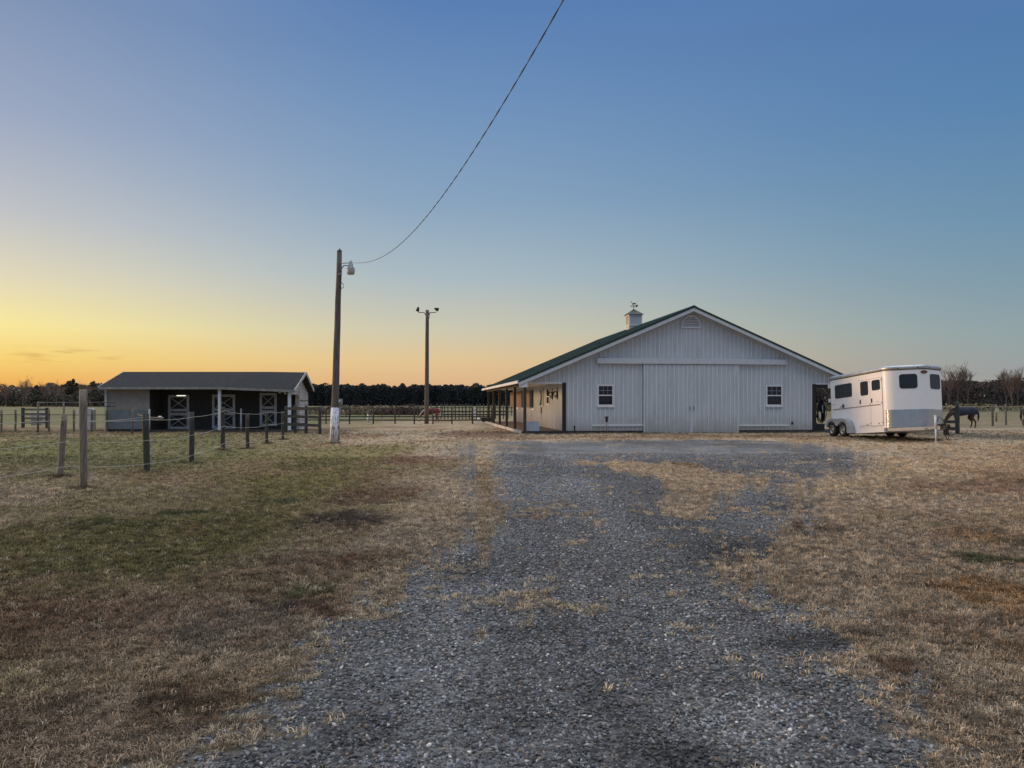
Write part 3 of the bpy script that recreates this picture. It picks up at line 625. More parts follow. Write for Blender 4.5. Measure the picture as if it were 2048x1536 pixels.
m.prism([(EL_+.02, rz(EL_)-.36), (-1.98, rz(EL_)-.36), (-1.98, rz(-1.98)-.3), (EL_+.02, rz(EL_)-.3)], 'y', y0+.0, y0+.02)
m.build('eave_return', M['trim'], barn)
# gable vent
m = MB(); vz, vr = 5.66, .44; arc = [(MID+vr*1.12*math.cos(t*math.pi/16), vz+vr*1.28*math.sin(t*math.pi/16)) for t in range(17)]
gvn = m.prism(arc+[(MID-vr*1.12, vz)], 'y', -.03, .0).build('gable_vent', mat('shaded_vent_backing', (.16, .17, .19), .8), barn)
m = MB()
for k in range(6):
    z_ = vz+.03+k*.085; hw = math.sqrt(max(0, 1-((z_+.05-vz)/(vr*1.18))**2))*vr*1.0
    if hw > .05: m.add([(MID-hw, -.033, z_), (MID+hw, -.033, z_), (MID+hw, -.062, z_+.0), (MID-hw, -.062, z_)], [(0, 1, 2, 3)]); m.box(MID-hw, MID+hw, -.056, -.032, z_+.015, z_+.06)
m.build('louvre', M['trim'], gvn)
m = MB(); o_ = [(MID+vr*1.22*math.cos(t*math.pi/16), vz+vr*1.38*math.sin(t*math.pi/16)) for t in range(17)]; i_ = [(MID+vr*1.04*math.cos(t*math.pi/16), vz+vr*1.2*math.sin(t*math.pi/16)) for t in range(17)]
for t in range(16): m.prism([o_[t], o_[t+1], i_[t+1], i_[t]], 'y', -.07, -.031)
m.box(MID-vr*1.25, MID+vr*1.25, -.075, -.031, vz-.08, vz); m.build('vent_frame', M['trim'], gvn)
# cupola
cp = MB().box(MID-.43, MID+.43, 10.27, 11.13, RZ-.35, 7.52).build('cupola', M['siding'], barn)
m = MB(); cx, cy = MID, 10.7
for z_ in (6.78, 7.46): m.box(cx-.46, cx+.46, cy-.46, cy+.46, z_-.02, z_+.05)
for i_ in (-1, 1):
    for j_ in (-1, 1): m.box(cx+i_*.40-.05, cx+i_*.40+.05, cy+j_*.40-.05, cy+j_*.40+.05, 6.84, 7.44)
m.build('cupola_trim', M['trim'], cp)
m = MB()
for k in range(8): z_ = 6.88+k*.07; m.box(cx-.455, cx-.43, cy-.33, cy+.33, z_, z_+.035)
m.build('louvre', mat('tan_louvre', (.5, .42, .33), .7), cp)
m = MB(); b0 = [(cx-.56, cy-.56, 7.52), (cx+.56, cy-.56, 7.52), (cx+.56, cy+.56, 7.52), (cx-.56, cy+.56, 7.52), (cx, cy, 7.93)]
m.add(b0, [(0, 1, 4), (1, 2, 4), (2, 3, 4), (3, 0, 4), (3, 2, 1, 0)]); m.build('cupola_roof', M['dkgreen'], cp)
m = MB(); m.tube([(cx, cy, 7.88), (cx, cy, 8.28)], .018, 6); z_ = 8.03
m.tube([(cx-.2, cy, z_+.05), (cx+.2, cy, z_+.05)], .012, 5); m.tube([(cx, cy-.2, z_+.05), (cx, cy+.2, z_+.05)], .012, 5)
m.tube([(cx-.22, cy, 8.15), (cx+.26, cy, 8.15)], .012, 5); m.lathe([(0, -.05), (.05, 0), (0, .05)], (cx, cy, z_+.05), n=8)
m.prism([(cx+.14, 8.10), (cx+.28, 8.09), (cx+.28, 8.22), (cx+.16, 8.19)], 'y', cy-.01, cy+.01)
m.lathe([(0, -.04), (.04, 0), (0, .04)], (cx-.2, cy, z_+.05), n=6); m.lathe([(0, -.04), (.04, 0), (0, .04)], (cx+.2, cy, z_+.02), n=6)
# running horse figure on the vane
m.prism([(cx-.10, 8.28), (cx-.02, 8.33), (cx+.1, 8.31), (cx+.15, 8.36), (cx+.17, 8.33), (cx+.11, 8.25), (cx+.14, 8.2), (cx+.11, 8.19), (cx+.07, 8.25), (cx-.02, 8.25), (cx-.09, 8.19), (cx-.11, 8.2), (cx-.08, 8.27), (cx-.13, 8.36), (cx-.17, 8.43), (cx-.21, 8.42), (cx-.16, 8.36)], 'y', cy-.012, cy+.012)
m.build('weathervane', M['iron'], cp)
# sliding doors
zt_ = zh0-.02; zd = fac(1300, 867.0)[1]
tr = MB().box(hS, hE, -.19, -.02, zh0, zh1).build('door_track_cover', M['dimtrim'], barn); bevel(tr, .01)
dm = (dS+dE)/2
for a_, b_, hx in ((dS, dm-.008, dm-.09), (dm+.008, dE, dm+.11)):
    m = MB(); m.box(a_, b_, -.11, -.07, max(zd, .02), zt_); m.mark(M['rib']); x0 = a_+.2
    while x0 < b_-.1: m.prism([(x0-.026, -.11), (x0-.016, -.144), (x0+.012, -.144), (x0+.02, -.11)], 'z', zd+.06, zt_-.02); x0 += .2435
    d = m.build('sliding_door', M['siding'], barn)
    m = MB(); m.box(a_, a_+.05, -.135, -.11, zd, zt_); m.box(b_-.05, b_, -.135, -.11, zd, zt_); m.box(a_+.05, b_-.05, -.133, -.11, zd, zd+.05); m.build('door_edge_trim', M['trim'], d)
    m = MB(); m.tube([(hx, -.135, 1.22), (hx, -.19, 1.24), (hx, -.19, 1.40), (hx, -.135, 1.42)], .017, 6); m.build('handle', M['iron'], d)
for a_, b_, z_ in (ledL, ledR):
    MB().box(a_, b_-.0, -.07, .0, z_-.045, z_+.045).build('door_guide_rail', M['trim'], barn)
for wa, wb in wins:
    m = MB(); fw = .085
    m.box(wa, wb, -.05, 0, wz0, wz0+fw); m.box(wa, wb, -.05, 0, wz1-fw, wz1); m.box(wa, wa+fw, -.05, 0, wz0+fw, wz1-fw); m.box(wb-fw, wb, -.05, 0, wz0+fw, wz1-fw)
    zm = (wz0+wz1)/2; m.box(wa+fw, wb-fw, -.045, 0, zm-.03, zm+.03)
    f_ = m.build('window', M['trim'], barn); bevel(f_, .006, 1)
    MB().box(wa+fw, wb-fw, -.02, -.003, wz0+fw, zm-.03).box(wa+fw, wb-fw, -.02, -.003, zm+.03, wz1-fw).build('pane', M['glass'], f_)
    m = MB(); iw = wb-wa-2*fw
    for k in (1, 2): x_ = wa+fw+iw*k/3; m.box(x_-.008, x_+.008, -.028, -.021, zm+.03, wz1-fw)
    z_ = (zm+.03+wz1-fw)/2; m.box(wa+fw, wb-fw, -.032, -.0285, z_-.008, z_+.008)
    m.build('muntin', mat('grey_muntin', (.4, .42, .46), .6), f_)
    m = MB()
    for k in (1, 2): x_ = wa+fw+iw*k/3; m.box(x_-.006, x_+.006, -.026, -.021, wz0+fw, zm-.03)
    z_ = (zm-.03+wz0+fw)/2; m.box(wa+fw, wb-fw, -.03, -.0265, z_-.006, z_+.006)
    m.build('muntin', mat('dim_muntin', (.06, .07, .09), .6), f_)
    MB().box(wa-.02, wb+.02, -.09, -.0, wz0-.05, wz0).build('sill', M['trim'], f_)
s_, z_ = fac(1584, 846); MB().box(s_-.035, s_+.035, -.06, 0, z_-.07, z_+.07).build('wall_outlet', M['iron'], barn)
s_, z_ = fac(1508, 664); MB().tube([(s_, 2.2, rz(s_)), (s_, 2.2, rz(s_)+.35)], .02, 6).build('vent_pipe', M['iron'], barn)

def bl(s, d, z): v = barn.matrix_basis @ Vector((s, d, z)); return (v.x, v.y, v.z)
# yard hydrant, drain stub, leaning sheet, hose bundle: things beside the barn
X_, Y_ = G(1210, 861.5); X_, Y_, _ = bl(fac(1210, 860)[0], -.35, 0)
yh = empty('yard_hydrant', (X_, Y_, 0)); tag(yh, 'black handled yard hydrant on a thin reddish pipe under the left front window', 'hydrant')
MB().tube([(0, 0, -.05), (0, 0, .62)], .02, 8).build('pipe', mat('reddish_pipe', (.34, .22, .2), .6), yh)
m = MB(); m.box(-.06, .06, -.05, .05, .62, .88); m.box(-.1, .1, -.03, .03, .84, .9); m.tube([(0, -.05, .68), (0, -.12, .64)], .025, 6); bevel(m.build('handle', M['iron'], yh), .01)
X_, Y_, _ = bl(fac(1147, 860)[0], -.25, 0)
st = MB().box(-.035, .035, -.035, .035, -.05, .42).box(-.05, .05, -.05, .05, .36, .42).build('marker_stake', M['iron'], loc=(X_, Y_, 0)); tag(st, 'short black stake standing against the base of the barn near its left corner', 'stake')
X_, Y_, _ = bl(-1.6, .35, .13)
pn = MB().box(-.36, .36, -.015, .015, 0, .52).build('metal_sheet', M['galv'], loc=(X_, Y_, 0.12)); pn.rotation_euler = (R(-14), R(0), th); tag(pn, 'grey sheet panel leaning inside the left porch beside the first post', 'panel')
# hose bundle in the right porch
X_, Y_, _ = bl(WD+1.0, .9, 0)
hb = empty('hose_hanger', (X_, Y_, 2.05), (0, 0, th)); tag(hb, 'dark bundle of looped hoses hanging in the barn porch beside the trailer', 'hose')
m = MB()
for k in range(9):
    rr_ = random.uniform(.22, .46); cz = -1.05+random.uniform(-.12, .1); ph = random.uniform(-.3, .3)
    m.tube([((rr_*.75)*math.sin(t*math.pi/12)*math.cos(ph), .03*k-.1+math.sin(ph)*.1*math.sin(t*math.pi/12), cz+rr_*1.35*math.cos(t*math.pi/12)) for t in range(25)], .018, 6)
m.build('hose_loop', M['iron'], hb)
m = MB(); m.tube([(0, 0, .65), (-.02, 0, -.3)], .012, 6); m.tube([(-.02, .0, -.3), (-.05, 0, -.65), (0, 0, -.95)], [.04, .12, .06], 8); m.tube([(.08, .0, -.25), (.14, 0, -.75), (.1, 0, -1.35)], [.03, .11, .1], 8); m.build('strap_bundle', M['bluecloth'], hb)
m = MB(); m.tube([(.02, -.12, -.55), (.03, -.12, -1.0)], .035, 6); m.build('nozzle', M['greywhite'], hb)
X_, Y_, _ = bl(WD+.5, .25, 0)
kb = MB().box(-.25, .25, -.2, .2, 0, .42).box(-.27, .27, -.22, .22, .39, .44).build('storage_tub', M['black'], loc=(X_, Y_, .02)); kb.rotation_euler[2] = th; tag(bevel(kb, .03), 'low black tub on the ground beside the right corner of the barn', 'tub')

# ------------------------------------------------------------------ the old shed on the left
shed = empty('shed', (0, 0, 0)); tag(shed, 'low dark run-in shed with shingled roof and three cross braced stable doors', 'shed')
RX0, RX1, FY, RY, BY = -23.15, -12.2, 42.0, 44.0, 46.1
def eavez(x): return 2.50-(.16*max(0, (x+16.5)/4.3)) 
xk = [-23.15, -16.5, -14.4, -12.2]; RIX = [-22.75, -16.4, -14.3, -12.1]
m = MB(); v = []
for a_, c_ in zip(xk, RIX): v += [(a_, FY, eavez(a_)), (c_, RY, 3.43-.03*(a_ > -13)), (a_, BY, 2.42), (a_, FY, eavez(a_)-.1), (c_, RY, 3.33-.03*(a_ > -13)), (a_, BY, 2.32)]
f = []
for i in range(3):
    p = i*6; q_ = p+6
    for a_, b_ in ((0, 1), (1, 2), (2, 5), (5, 4), (4, 3), (3, 0)): f.append((p+a_, p+b_, q_+b_, q_+a_))
f += [(0, 3, 4, 1), (1, 4, 5, 2), (18, 19, 22, 21), (19, 20, 23, 22)]
m.add(v, f); m.build('roof', M['shingle'], shed)
m = MB()
for a_, b_ in ((-23.17, -16.5), (-16.5, -14.4), (-14.4, -12.18)): m.bar((a_, FY-.03, eavez(a_)-.07), (b_, FY-.03, eavez(b_)-.07), .05, .13)
m.build('fascia', mat('dull_fascia_paint', (.33, .32, .30), .85, var=.2), shed)
m = MB()
m.bar((-12.17, FY-.02, eavez(-12.2)-.06), (-12.07, RY, 3.36), .04, .16); m.bar((-12.07, RY, 3.36), (-12.17, BY, 2.36), .04, .16); m.build('rake_board', M['oldwhite'], shed); m = MB()
m.bar((-23.17, FY-.02, eavez(-23)-.06), (-22.78, RY, 3.38), .04, .14); m.build('rake_board', M['oldwhite'], shed)
m = MB(); m.box(-22.85, -20.5, 42.4, 42.45, 1.18, 2.42); m.build('storage_wall', M['tanpanel'], shed)
m = MB(); m.box(-22.83, -20.52, 42.38, 42.44, .12, 1.175); m.build('lower_storage_panel', M['bluepanel'], shed)
m = MB(); m.box(-22.86, -20.5, 42.42, 42.5, -.1, .115); m.build('base_board', M['darkwall'], shed)
MB().box(-23.0, -22.87, 42.33, 42.5, -.1, 2.45).build('corner_post', M['greywhite'], shed)
MB().box(-22.85, -22.8, 42.5, 45.9, -.1, 2.4).build('end_wall', M['darkwall'], shed)
MB().box(-20.55, -20.47, 42.5, 44.0, -.1, 2.45).build('divider_wall', M['darkwall'], shed)
MB().box(-22.8, -12.55, 44.0, 44.06, -.1, 2.95).build('stall_wall', M['darkwall'], shed)
MB().box(-22.8, -12.55, 45.85, 45.9, -.1, 2.45).build('back_wall', M['darkwall'], shed)
m = MB(); m.add([(-23.05, FY+.02, eavez(-20)-.115), (-12.3, FY+.02, 2.22), (-12.3, 44.0, 2.95), (-23.05, 44.0, 2.95)], [(0, 1, 2, 3)]); 
# right gable end: lapped boards
m = MB(); z_ = .05
while z_ < 3.2:
    yA, yB = 44.0, 45.9
    if z_ > 2.05: k_ = (z_+.19-2.2)/(3.30-2.2); yA = max(42.15+k_*1.85, 42.15); yB = 46.0-k_*2.0
    if yB-yA > .1:
        m.prism([(-12.52, z_), (-12.46, z_), (-12.49, z_+.19), (-12.52, z_+.19)], 'y', yA, yB)
    z_ += .185
m.box(-12.60, -12.525, 43.97, 45.88, -.1, 2.3)
m.build('gable_siding', M['oldwhite'], shed)
MB().box(-12.68, -12.44, 43.88, 43.985, .0, 2.3).build('corner_trim', M['oldwhite'], shed)
m = MB(); m.box(-12.462, -12.44, 44.1, 45.8, 1.73, 1.77); m.build('board_gap', M['black'], shed)
for px, top, bot in ((439.5, 778, 861), (579, 781, 858)):
    X_ = (px-1024)*42.2/F; MB().box(X_-.075, X_+.075, 42.12, 42.26, -.05, 2.38 if px < 500 else 2.26).build('porch_post', M['trim'], shed)
def stable_door(xa, xb, z0, z1):
    Y_ = 43.98; fr = MB(); t = .14
    fr.box(xa, xa+t, Y_-.05, Y_, z0, z1); fr.box(xb-t, xb, Y_-.05, Y_, z0, z1); zm = (z0+z1)/2
    for a_, b_ in ((z0, z0+t), (zm-.2, zm-.04), (zm+.04, zm+.18), (z1-t, z1)): fr.box(xa+t, xb-t, Y_-.05, Y_, a_, b_)
    d = MB().box(xa+.02, xb-.02, Y_-.004, Y_+.01, z0, z1).build('stable_door', M['darkwall'], shed)
    fr.build('door_frame', M['greywhite'], d); m = MB()
    for a_, b_ in ((z0+t, zm-.2), (zm+.18, z1-t)):
        m.bar((xa+t, Y_-.02, a_), (xb-t, Y_-.02, b_), .03, .11, (0, 1, 0)); m.bar((xa+t, Y_-.03, b_), (xb-t, Y_-.03, a_), .03, .11, (0, 1, 0))
    m.build('cross_brace', M['greywhite'], d)
for a_, b_, t_, z_ in ((337, 379, 790, 858), (425, 471, 789, 857.5), (520, 554, 786, 852)):
    stable_door((a_-1024)*44/F, (b_-1024)*44/F, CAMH-(z_-HOR)*44/F, CAMH-(t_-HOR)*44/F)
MB().box((354-1024)*43.2/F, (371-1024)*43.2/F, 43.15, 43.22, 2.0, 2.045).build('fluorescent_tube', M['tube'], shed)
for px, py in ((560, 783), (570, 785.5)):
    x_, y_, z_ = W(px, py, 42.6); s_ = 1 if px > 565 else -1
    o = MB().lathe([(0, .08), (.03, .08), (.05, .03), (.085, -.07), (.0, -.075)], (0, 0, 0), n=12).tube([(0, 0, .06), (-.1*s_, .05, .1)], .02, 6).build('flood_light', M['trim'], shed); o.location = (x_, y_, z_); o.rotation_euler = (R(30), R(-35*s_), 0)
MB().box(-20.6, -12.3, 41.9, 44.0, -.1, .07).build('floor_slab', mat('shed_dirt_floor', (.07, .055, .048), .95, var=.3, bump=.5), shed)

# ------------------------------------------------------------------ poles
def tapered(name, m_, base, top, r0, r1, parent, n=14):
    b0, t0 = Vector(base), Vector(top); pts = []; rr_ = []
    for i in range(9):
        t = i/8; pts.append(b0.lerp(t0, t)+Vector((random.uniform(-1, 1), random.uniform(-1, 1), 0))*.008*(0 < i < 8)); rr_.append(r0+(r1-r0)*t)
    return MB().tube(pts, rr_, n).build(name, m_, parent)
up = empty('utility_pole', (-7.12, 30, 0)); tag(up, 'leaning timber utility pole with peeling white base and a yard lamp', 'utility pole')
tapered('pole', M['pole'], (0, 0, -.3), (.22, 0, 7.7), .165, .10, up)
MB().tube([(0, 0, .02), (.02, 0, .7), (.045, 0, 1.42)], [.175, .171, .163], 18).build('white_base_paint', M['whitepeel'], up)
m = MB(); m.box(.19, .33, -.09, .05, 1.52, 1.76); m.lathe([(.0, -.16), (.06, -.155), (.07, -.09)], (.26, -.02, 1.65), 'y', 14); bevel(m.build('meter_box', M['lampgrey'], up), .015)
m = MB(); m.tube([(.27, -.02, 1.52), (.27, -.02, 1.3), (.2, 0, 1.0), (.2, 0, .1)], .02, 6); m.build('conduit', M['lampgrey'], up)
m = MB(); m.tube([(.3, -.05, 6.72), (.32, -.1, 6.95), (.42, -.12, 7.08), (.6, -.13, 7.07), (.68, -.13, 7.04)], .024, 8); m.tube([(.2, -.1, 6.7), (.32, -.06, 6.8)], .03, 6); m.build('lamp_arm', M['lampgrey'], up)
m = MB(); m.lathe([(0, .30), (.045, .29), (.05, .2), (.085, .16), (.09, .06), (.155, -.02), (.16, -.05)], (.70, -.13, 6.98), n=20); m.tube([(.62, -.13, 7.07), (.70, -.13, 7.05)], .03, 8); m.build('lamp_head', M['lampgrey'], up)
m = MB(); m.lathe([(.158, -.05), (.165, -.1), (.15, -.22), (.13, -.26), (0, -.27)], (.70, -.13, 6.98), n=20); m.build('lamp_lens', M['lens'], up)
m = MB(); m.tube([(.2, -.1, 7.64), (.25, -.1, 7.76), (.3, -.1, 7.68)], .02, 6); m.build('top_pin', M['iron'], up)
m = MB(); m.tube([(.25, -.1, 6.66), (.32, -.12, 6.4), (.4, -.12, 6.32), (.42, -.12, 6.22), (.33, -.12, 6.16), (.26, -.1, 6.28)], .014, 6); m.build('wire_loop', M['wire'], up)

yp = empty('yard_light_pole', (-6.67, 58.5, 0)); tag(yp, 'slim brown pole with two flood lights on curved arms behind the yard fence', 'light pole')
tapered('pole', M['pole'], (0, 0, -.3), (.06, 0, 8.85), .18, .13, yp)
for s_ in (-1, 1):
    m = MB(); m.tube([(.06+s_*.1, -.05, 8.45), (.06+s_*.25, -.05, 8.65), (.06+s_*.68, -.05, 8.66), (.06+s_*.72, -.05, 8.85)], .03, 8); m.build('arm', M['iron'], yp)
    m = MB(); m.lathe([(0, .17), (.08, .15), (.1, 0), (.14, -.12), (.14, -.16), (0, -.15)], (0, 0, 0), n=14); o = m.build('flood_light', M['iron'], yp); o.location = (.06+s_*.72, -.05, 8.92); o.rotation_euler = (R(20), R(20 if s_ < 0 else -75), 0)
m = MB(); m.tube([(.2, -.1, 8.7), (.28, -.1, 8.4), (.22, -.1, 8.2), (.15, -.1, 8.1)], .02, 6); m.build('wire_loop', M['wire'], yp)

# service drop: twisted cable from the pole over the drive
key = [(30.0, 7.2), (27.3, 6.62), (24.7, 6.2), (22.5, 5.79), (18.5, 5.22), (15.2, 4.885), (11.8, 4.71), (10, 4.745), (8.4, 4.91), (6.3, 4.99+.02), (4, 5.5), (0, 6.6), (-6, 8.2)]
kz = np.array([k[0] for k in key])[::-1]; kh = np.array([k[1] for k in key])[::-1]
co_ = np.polyfit(kz, kh, 4); hz = lambda z: float(np.polyval(co_, z))
m = MB(); pa, pb = [], []; dist = 0; Zc = 30.0; last = None
while Zc > -6:
    c = Vector((-6.9+.313*(30-Zc), Zc, hz(Zc))); 
    if last is not None: dist += (c-last).length
    last = c; ph = dist*2*math.pi/.6; off = Vector((math.cos(ph), 0, math.sin(ph)))*.0032
    pa.append(c+off); pb.append(c-off); Zc -= .05
m.tube(pa, .0044, 5); m.tube(pb, .0044, 5); tag(m.build('service_cable', M['wire']), 'twisted black overhead cable running from the utility pole up across the sky', 'cable')
m = MB(); m.tube([(-6.98, 30, 7.2), (-6.7, 29.9, 7.16), (-6.44, 29.85, 7.18)], .01, 5); m.build('wire_loop', M['wire'])
bpy.data.objects['wire_loop.002'].parent = up; bpy.data.objects['wire_loop.002'].location = -Vector(up.location)

# ------------------------------------------------------------------ wire fence near the camera
fen = empty('wire_fence', (-9, 17, 0)); tag(fen, 'weathered round post and wire fence running from the near left towards the shed', 'fence')
def fpost(parent, x, y, h, r=.075, lean=(0, 0), m_='wood', name='post', sq=False, n=12):
    z0 = H(x, y) if y < 70 else 0
    o = Vector(parent.location)
    b0 = Vector((x, y, z0-.15)); t0 = Vector((x+lean[0], y+lean[1], z0+h))
    if sq: mb = MB().bar(b0-o, t0-o, r*2, r*2, (0, 1, 0))
    else:
        pts = [b0.lerp(t0, i/6)-o+Vector((random.uniform(-1, 1), random.uniform(-1, 1), 0))*.006*(0 < i < 6) for i in range(7)]
        mb = MB().tube(pts, [r*random.uniform(.97, 1.05) for _ in pts], n)
    return mb.build(name, M[m_], parent)
def bottop(px, pyt, pyb):
    X_, Z_ = G(px, pyb); return X_, Z_, CAMH-(pyt-HOR)*Z_/F
line = []
for px, t_, b_, r, ln, mm in ((124, 828, 953, .062, (.10, .0), 'woodlight'), (292.5, 825, 944, .072, (-.03, 0), 'wooddark'), (383, 823, 925, .068, (0, 0), 'wooddark'), (445.6, 821, 907, .066, (0, 0), 'wooddark'), (495, 827, 896, .062, (.0, 0), 'wooddark'), (533.5, 820.5, 887, .062, (.02, 0), 'wooddark'), (565.7, 822, 878.6, .06, (0, 0), 'wooddark')):
    X_, Z_, h = bottop(px, t_, b_); fpost(fen, X_-ln[0]/2, Z_, h, r, ln, mm); line.append((X_, Z_))
fpost(fen, -8.06, 14.1, 1.86, .067, (0, 0), 'woodlight'); fpost(fen, -9.75, 12.4, 1.35, .07, (.03, 0), 'woodlight')
line = [(-9.75, 12.4)]+line
def strand(pts, sag=.03, r=.0055, drop=0):
    out = []
    for (a_, b_) in zip(pts[:-1], pts[1:]):
        a_, b_ = Vector(a_), Vector(b_)
        for i in range(6): t = i/6; out.append(a_.lerp(b_, t)-Vector((0, 0, sag*4*t*(1-t))))
    out.append(Vector(pts[-1])); return out
o0 = Vector(fen.location)
for hh in (1.24, .76, .22):
    pts = [Vector((x_+.08, y_-.03, H(x_, y_)+hh))-o0 for x_, y_ in line]; m = MB(); m.tube(strand(pts, .035), .006, 5); m.build('wire', M['fencewire'], fen)
m = MB(); m.tube(strand([Vector((-8.06, 14.05, 1.25))-o0, Vector((-8.5, 17.35, 1.27))-o0], .02), .005, 5); m.tube(strand([Vector((-8.5, 17.35, 1.27))-o0, Vector((-13.0, 28, 1.05))-o0, Vector((-20, 40, 1.0))-o0], .05), .006, 5); m.build('wire', M['fencewire'], fen)
m = MB(); x_, y_, z_ = W(320, 834, 20.0); m.lathe([(0, -.05), (.025, -.04), (.025, .04), (0, .05)], Vector((x_, y_, z_))-o0, 'x', 8); m.build('insulator', M['trim'], fen)

# generic post-and-rail fence
def rail_fence(name, label, pts, h, rails, pr=.06, rr=.05, rm='wooddark', pm='wooddark', group=None, thick=.03, ext=None):
    f_ = empty(name, (pts[0][0], pts[0][1], 0)); tag(f_, label, 'fence', group); o = Vector(f_.location)
    for x_, y_ in pts: fpost(f_, x_, y_, h*random.uniform(.97, 1.04), pr, (random.uniform(-.02, .02), 0), pm, n=8)
    for z_ in rails:
        for (a_, b_) in zip(pts[:-1], pts[1:]):
            MB().bar(Vector((a_[0], a_[1]-pr, z_+H(*a_)*(a_[1] < 70)))-o, Vector((b_[0], b_[1]-pr, z_+H(*b_)*(b_[1] < 70)+random.uniform(-.02, .02)))-o, thick, rr*2, (0, 0, 1)).build('rail', M[rm], f_)
    return f_
def row(pxs, Z): return [((p-1024)*Z/F, Z) for p in pxs]
rail_fence('board_fence', 'dark weathered board fence joining the right end of the shed', [((572-1024)*40.6/F, 40.6), ((590-1024)*39.8/F, 39.8), ((612-1024)*39.2/F, 39.2), ((640-1024)*38.6/F, 38.6)], 1.45, (.45, .88, 1.3), .08, .075)
rail_fence('yard_fence', 'long low two rail fence crossing behind the utility pole', row([560, 604, 652, 699, 746.6, 790, 828.7, 866, 904, 945, 985], 57), 1.25, (.3, .56), .055, .045)
rail_fence('paddock_fence', 'thin distant paddock fence of spaced posts beyond the yard fence', row([600, 645, 692, 700, 730, 764, 798, 836, 872], 82), 1.25, (.35, 1.0), .05, .02)
f_ = rail_fence('picket_corral', 'distant corral of many upright posts left of the barn', row([874, 882, 889, 896, 903, 911, 918, 925, 932, 939, 944, 953, 960, 967, 975, 983, 991, 999, 1007, 1016], 74), 1.5, (.45, .75), .05, .07, thick=.05)
rail_fence('rear_corral', 'far dark corral fence behind the row of upright corral posts', row([862, 885, 908, 931, 954, 977, 1000, 1023, 1046], 96), 1.5, (.5, 1.0), .05, .05)
wg = empty('white_gate', ((945-1024)*70/F, 70, 0)); tag(wg, 'small white three rail gate set in the distant corral', 'gate')
for z_ in (.42, .76, 1.12): MB().box(0, .34, -.02, .02, z_-.07, z_+.07).build('rail', M['trim'], wg)
MB().box(.36, .46, -.05, .05, 0, 1.35).box(-.1, -.02, -.05, .05, 0, 1.35).build('post', M['wooddark'], wg)
tr_ = MB().prism([(0, 0), (.9, 0), (1.0, .35), (-.1, .35)], 'y', -.3, .3).build('water_trough', M['black'], loc=((964-1024)*64/F, 64, 0)); tag(tr_, 'black water trough on the ground by the corral left of the barn', 'trough')
bk = MB().lathe([(0, 0), (.11, 0), (.14, .3), (.12, .3), (.1, .03)], (0, 0, 0), n=14).build('white_bucket', M['trim'], loc=((957-1024)*66/F, 66, 0)); tag(bk, 'small white bucket beside the black water trough', 'bucket')
bk = MB().lathe([(.0, 0), (.10, 0), (.08, .3), (.03, .62), (0, .64)], (0, 0, 0), n=14).build('white_cone', M['trim'], loc=W(735.7, 844, 57)[:2]+(.15,)); tag(bk, 'small white marker cone by the two rail fence right of the utility pole', 'cone')
for i, (px, py) in enumerate(((686, 819), (794.5, 819))):
    bk = MB().box(-.35, .35, -.2, .2, 0, .3).box(-.3, .3, -.15, .15, .3, .36).build('hive_box', M['trim'], loc=((px-1024)*110/F, 110, .45)); tag(bevel(bk, .03, 1), ('white box in the far field just right of the utility pole', 'white box in the far field left of the slim light pole')[i], 'box', 'white boxes out in the far field')
# left background: gates, posts, overhead bar
f_ = rail_fence('far_paddock_fence', 'line of old posts and rails across the paddock left of the shed', row([-60, -24, 3, 31, 98, 148, 183, 213], 42), 1.25, (.95,), .055, .02, 'wood', 'wood')
gt = empty('board_gate', ((46-1024)*48/F, 48, 0)); tag(gt, 'grey four board gate standing in the paddock at the far left', 'gate')
gw = (94-46)*48/F
for z_ in (.35, .62, .9, 1.18): MB().box(.05, gw-.05, -.03, .0, z_-.06, z_+.06).build('board', M['wood'], gt)
for x_ in (0, gw): MB().box(x_-.07, x_+.07, -.07, .07, -.1, 1.3).build('post', M['wooddark'], gt)
for i, (px, z_) in enumerate(((68, .15), (82, .15), (67, .72), (83, .72))):
    b_ = MB().box(-.14, .14, -.14, .14, 0, .42).box(-.16, .16, -.16, .16, .36, .42).build('white_crate', M['oldwhite'], loc=((px-1024)*48.6/F, 48.6, z_ if z_ < .5 else .58)); tag(bevel(b_, .02, 1), ['lower left', 'lower right', 'upper left', 'upper right'][i]+' of four white crates stacked behind the board gate', 'crate', 'white crates behind the gate')
for i, px in ((0, 156), (1, 172)):
    b_ = MB().box(-.2, .2, -.2, .2, 0, 1.2).prism([(-.22, 1.2), (.22, 1.2), (.1, 1.3), (-.1, 1.3)], 'y', -.2, .2).build('concrete_block', M['greywhite'], loc=((px-1024)*43/F, 43.5, 0)); tag(bevel(b_, .03, 1), ('pale grey upright block behind the near fence post, nearer the gate', 'pale grey upright block behind the near fence post, nearer the shed')[i], 'block')
ob = empty('overhead_bar', ((76-1024)*41/F, 41, 0)); tag(ob, 'tall paddock frame of thin posts carrying one long overhead rail', 'frame')
for px in (76, 127.5): x_ = (px-76)*41/F; MB().tube([(x_, 0, -.1), (x_, 0, 1.68)], .05, 8).build('post', M['wood'], ob)
MB().tube([(0, -.02, 1.62), (1.4, -.02, 1.62), (3.8, .8, 1.64)], .03, 6).build('rail', M['wood'], ob)
MB().tube([(0, -.02, 1.45), (1.4, -.02, 1.44), (3.8, .8, 1.40)], .018, 6).build('rail', M['wooddark'], ob)
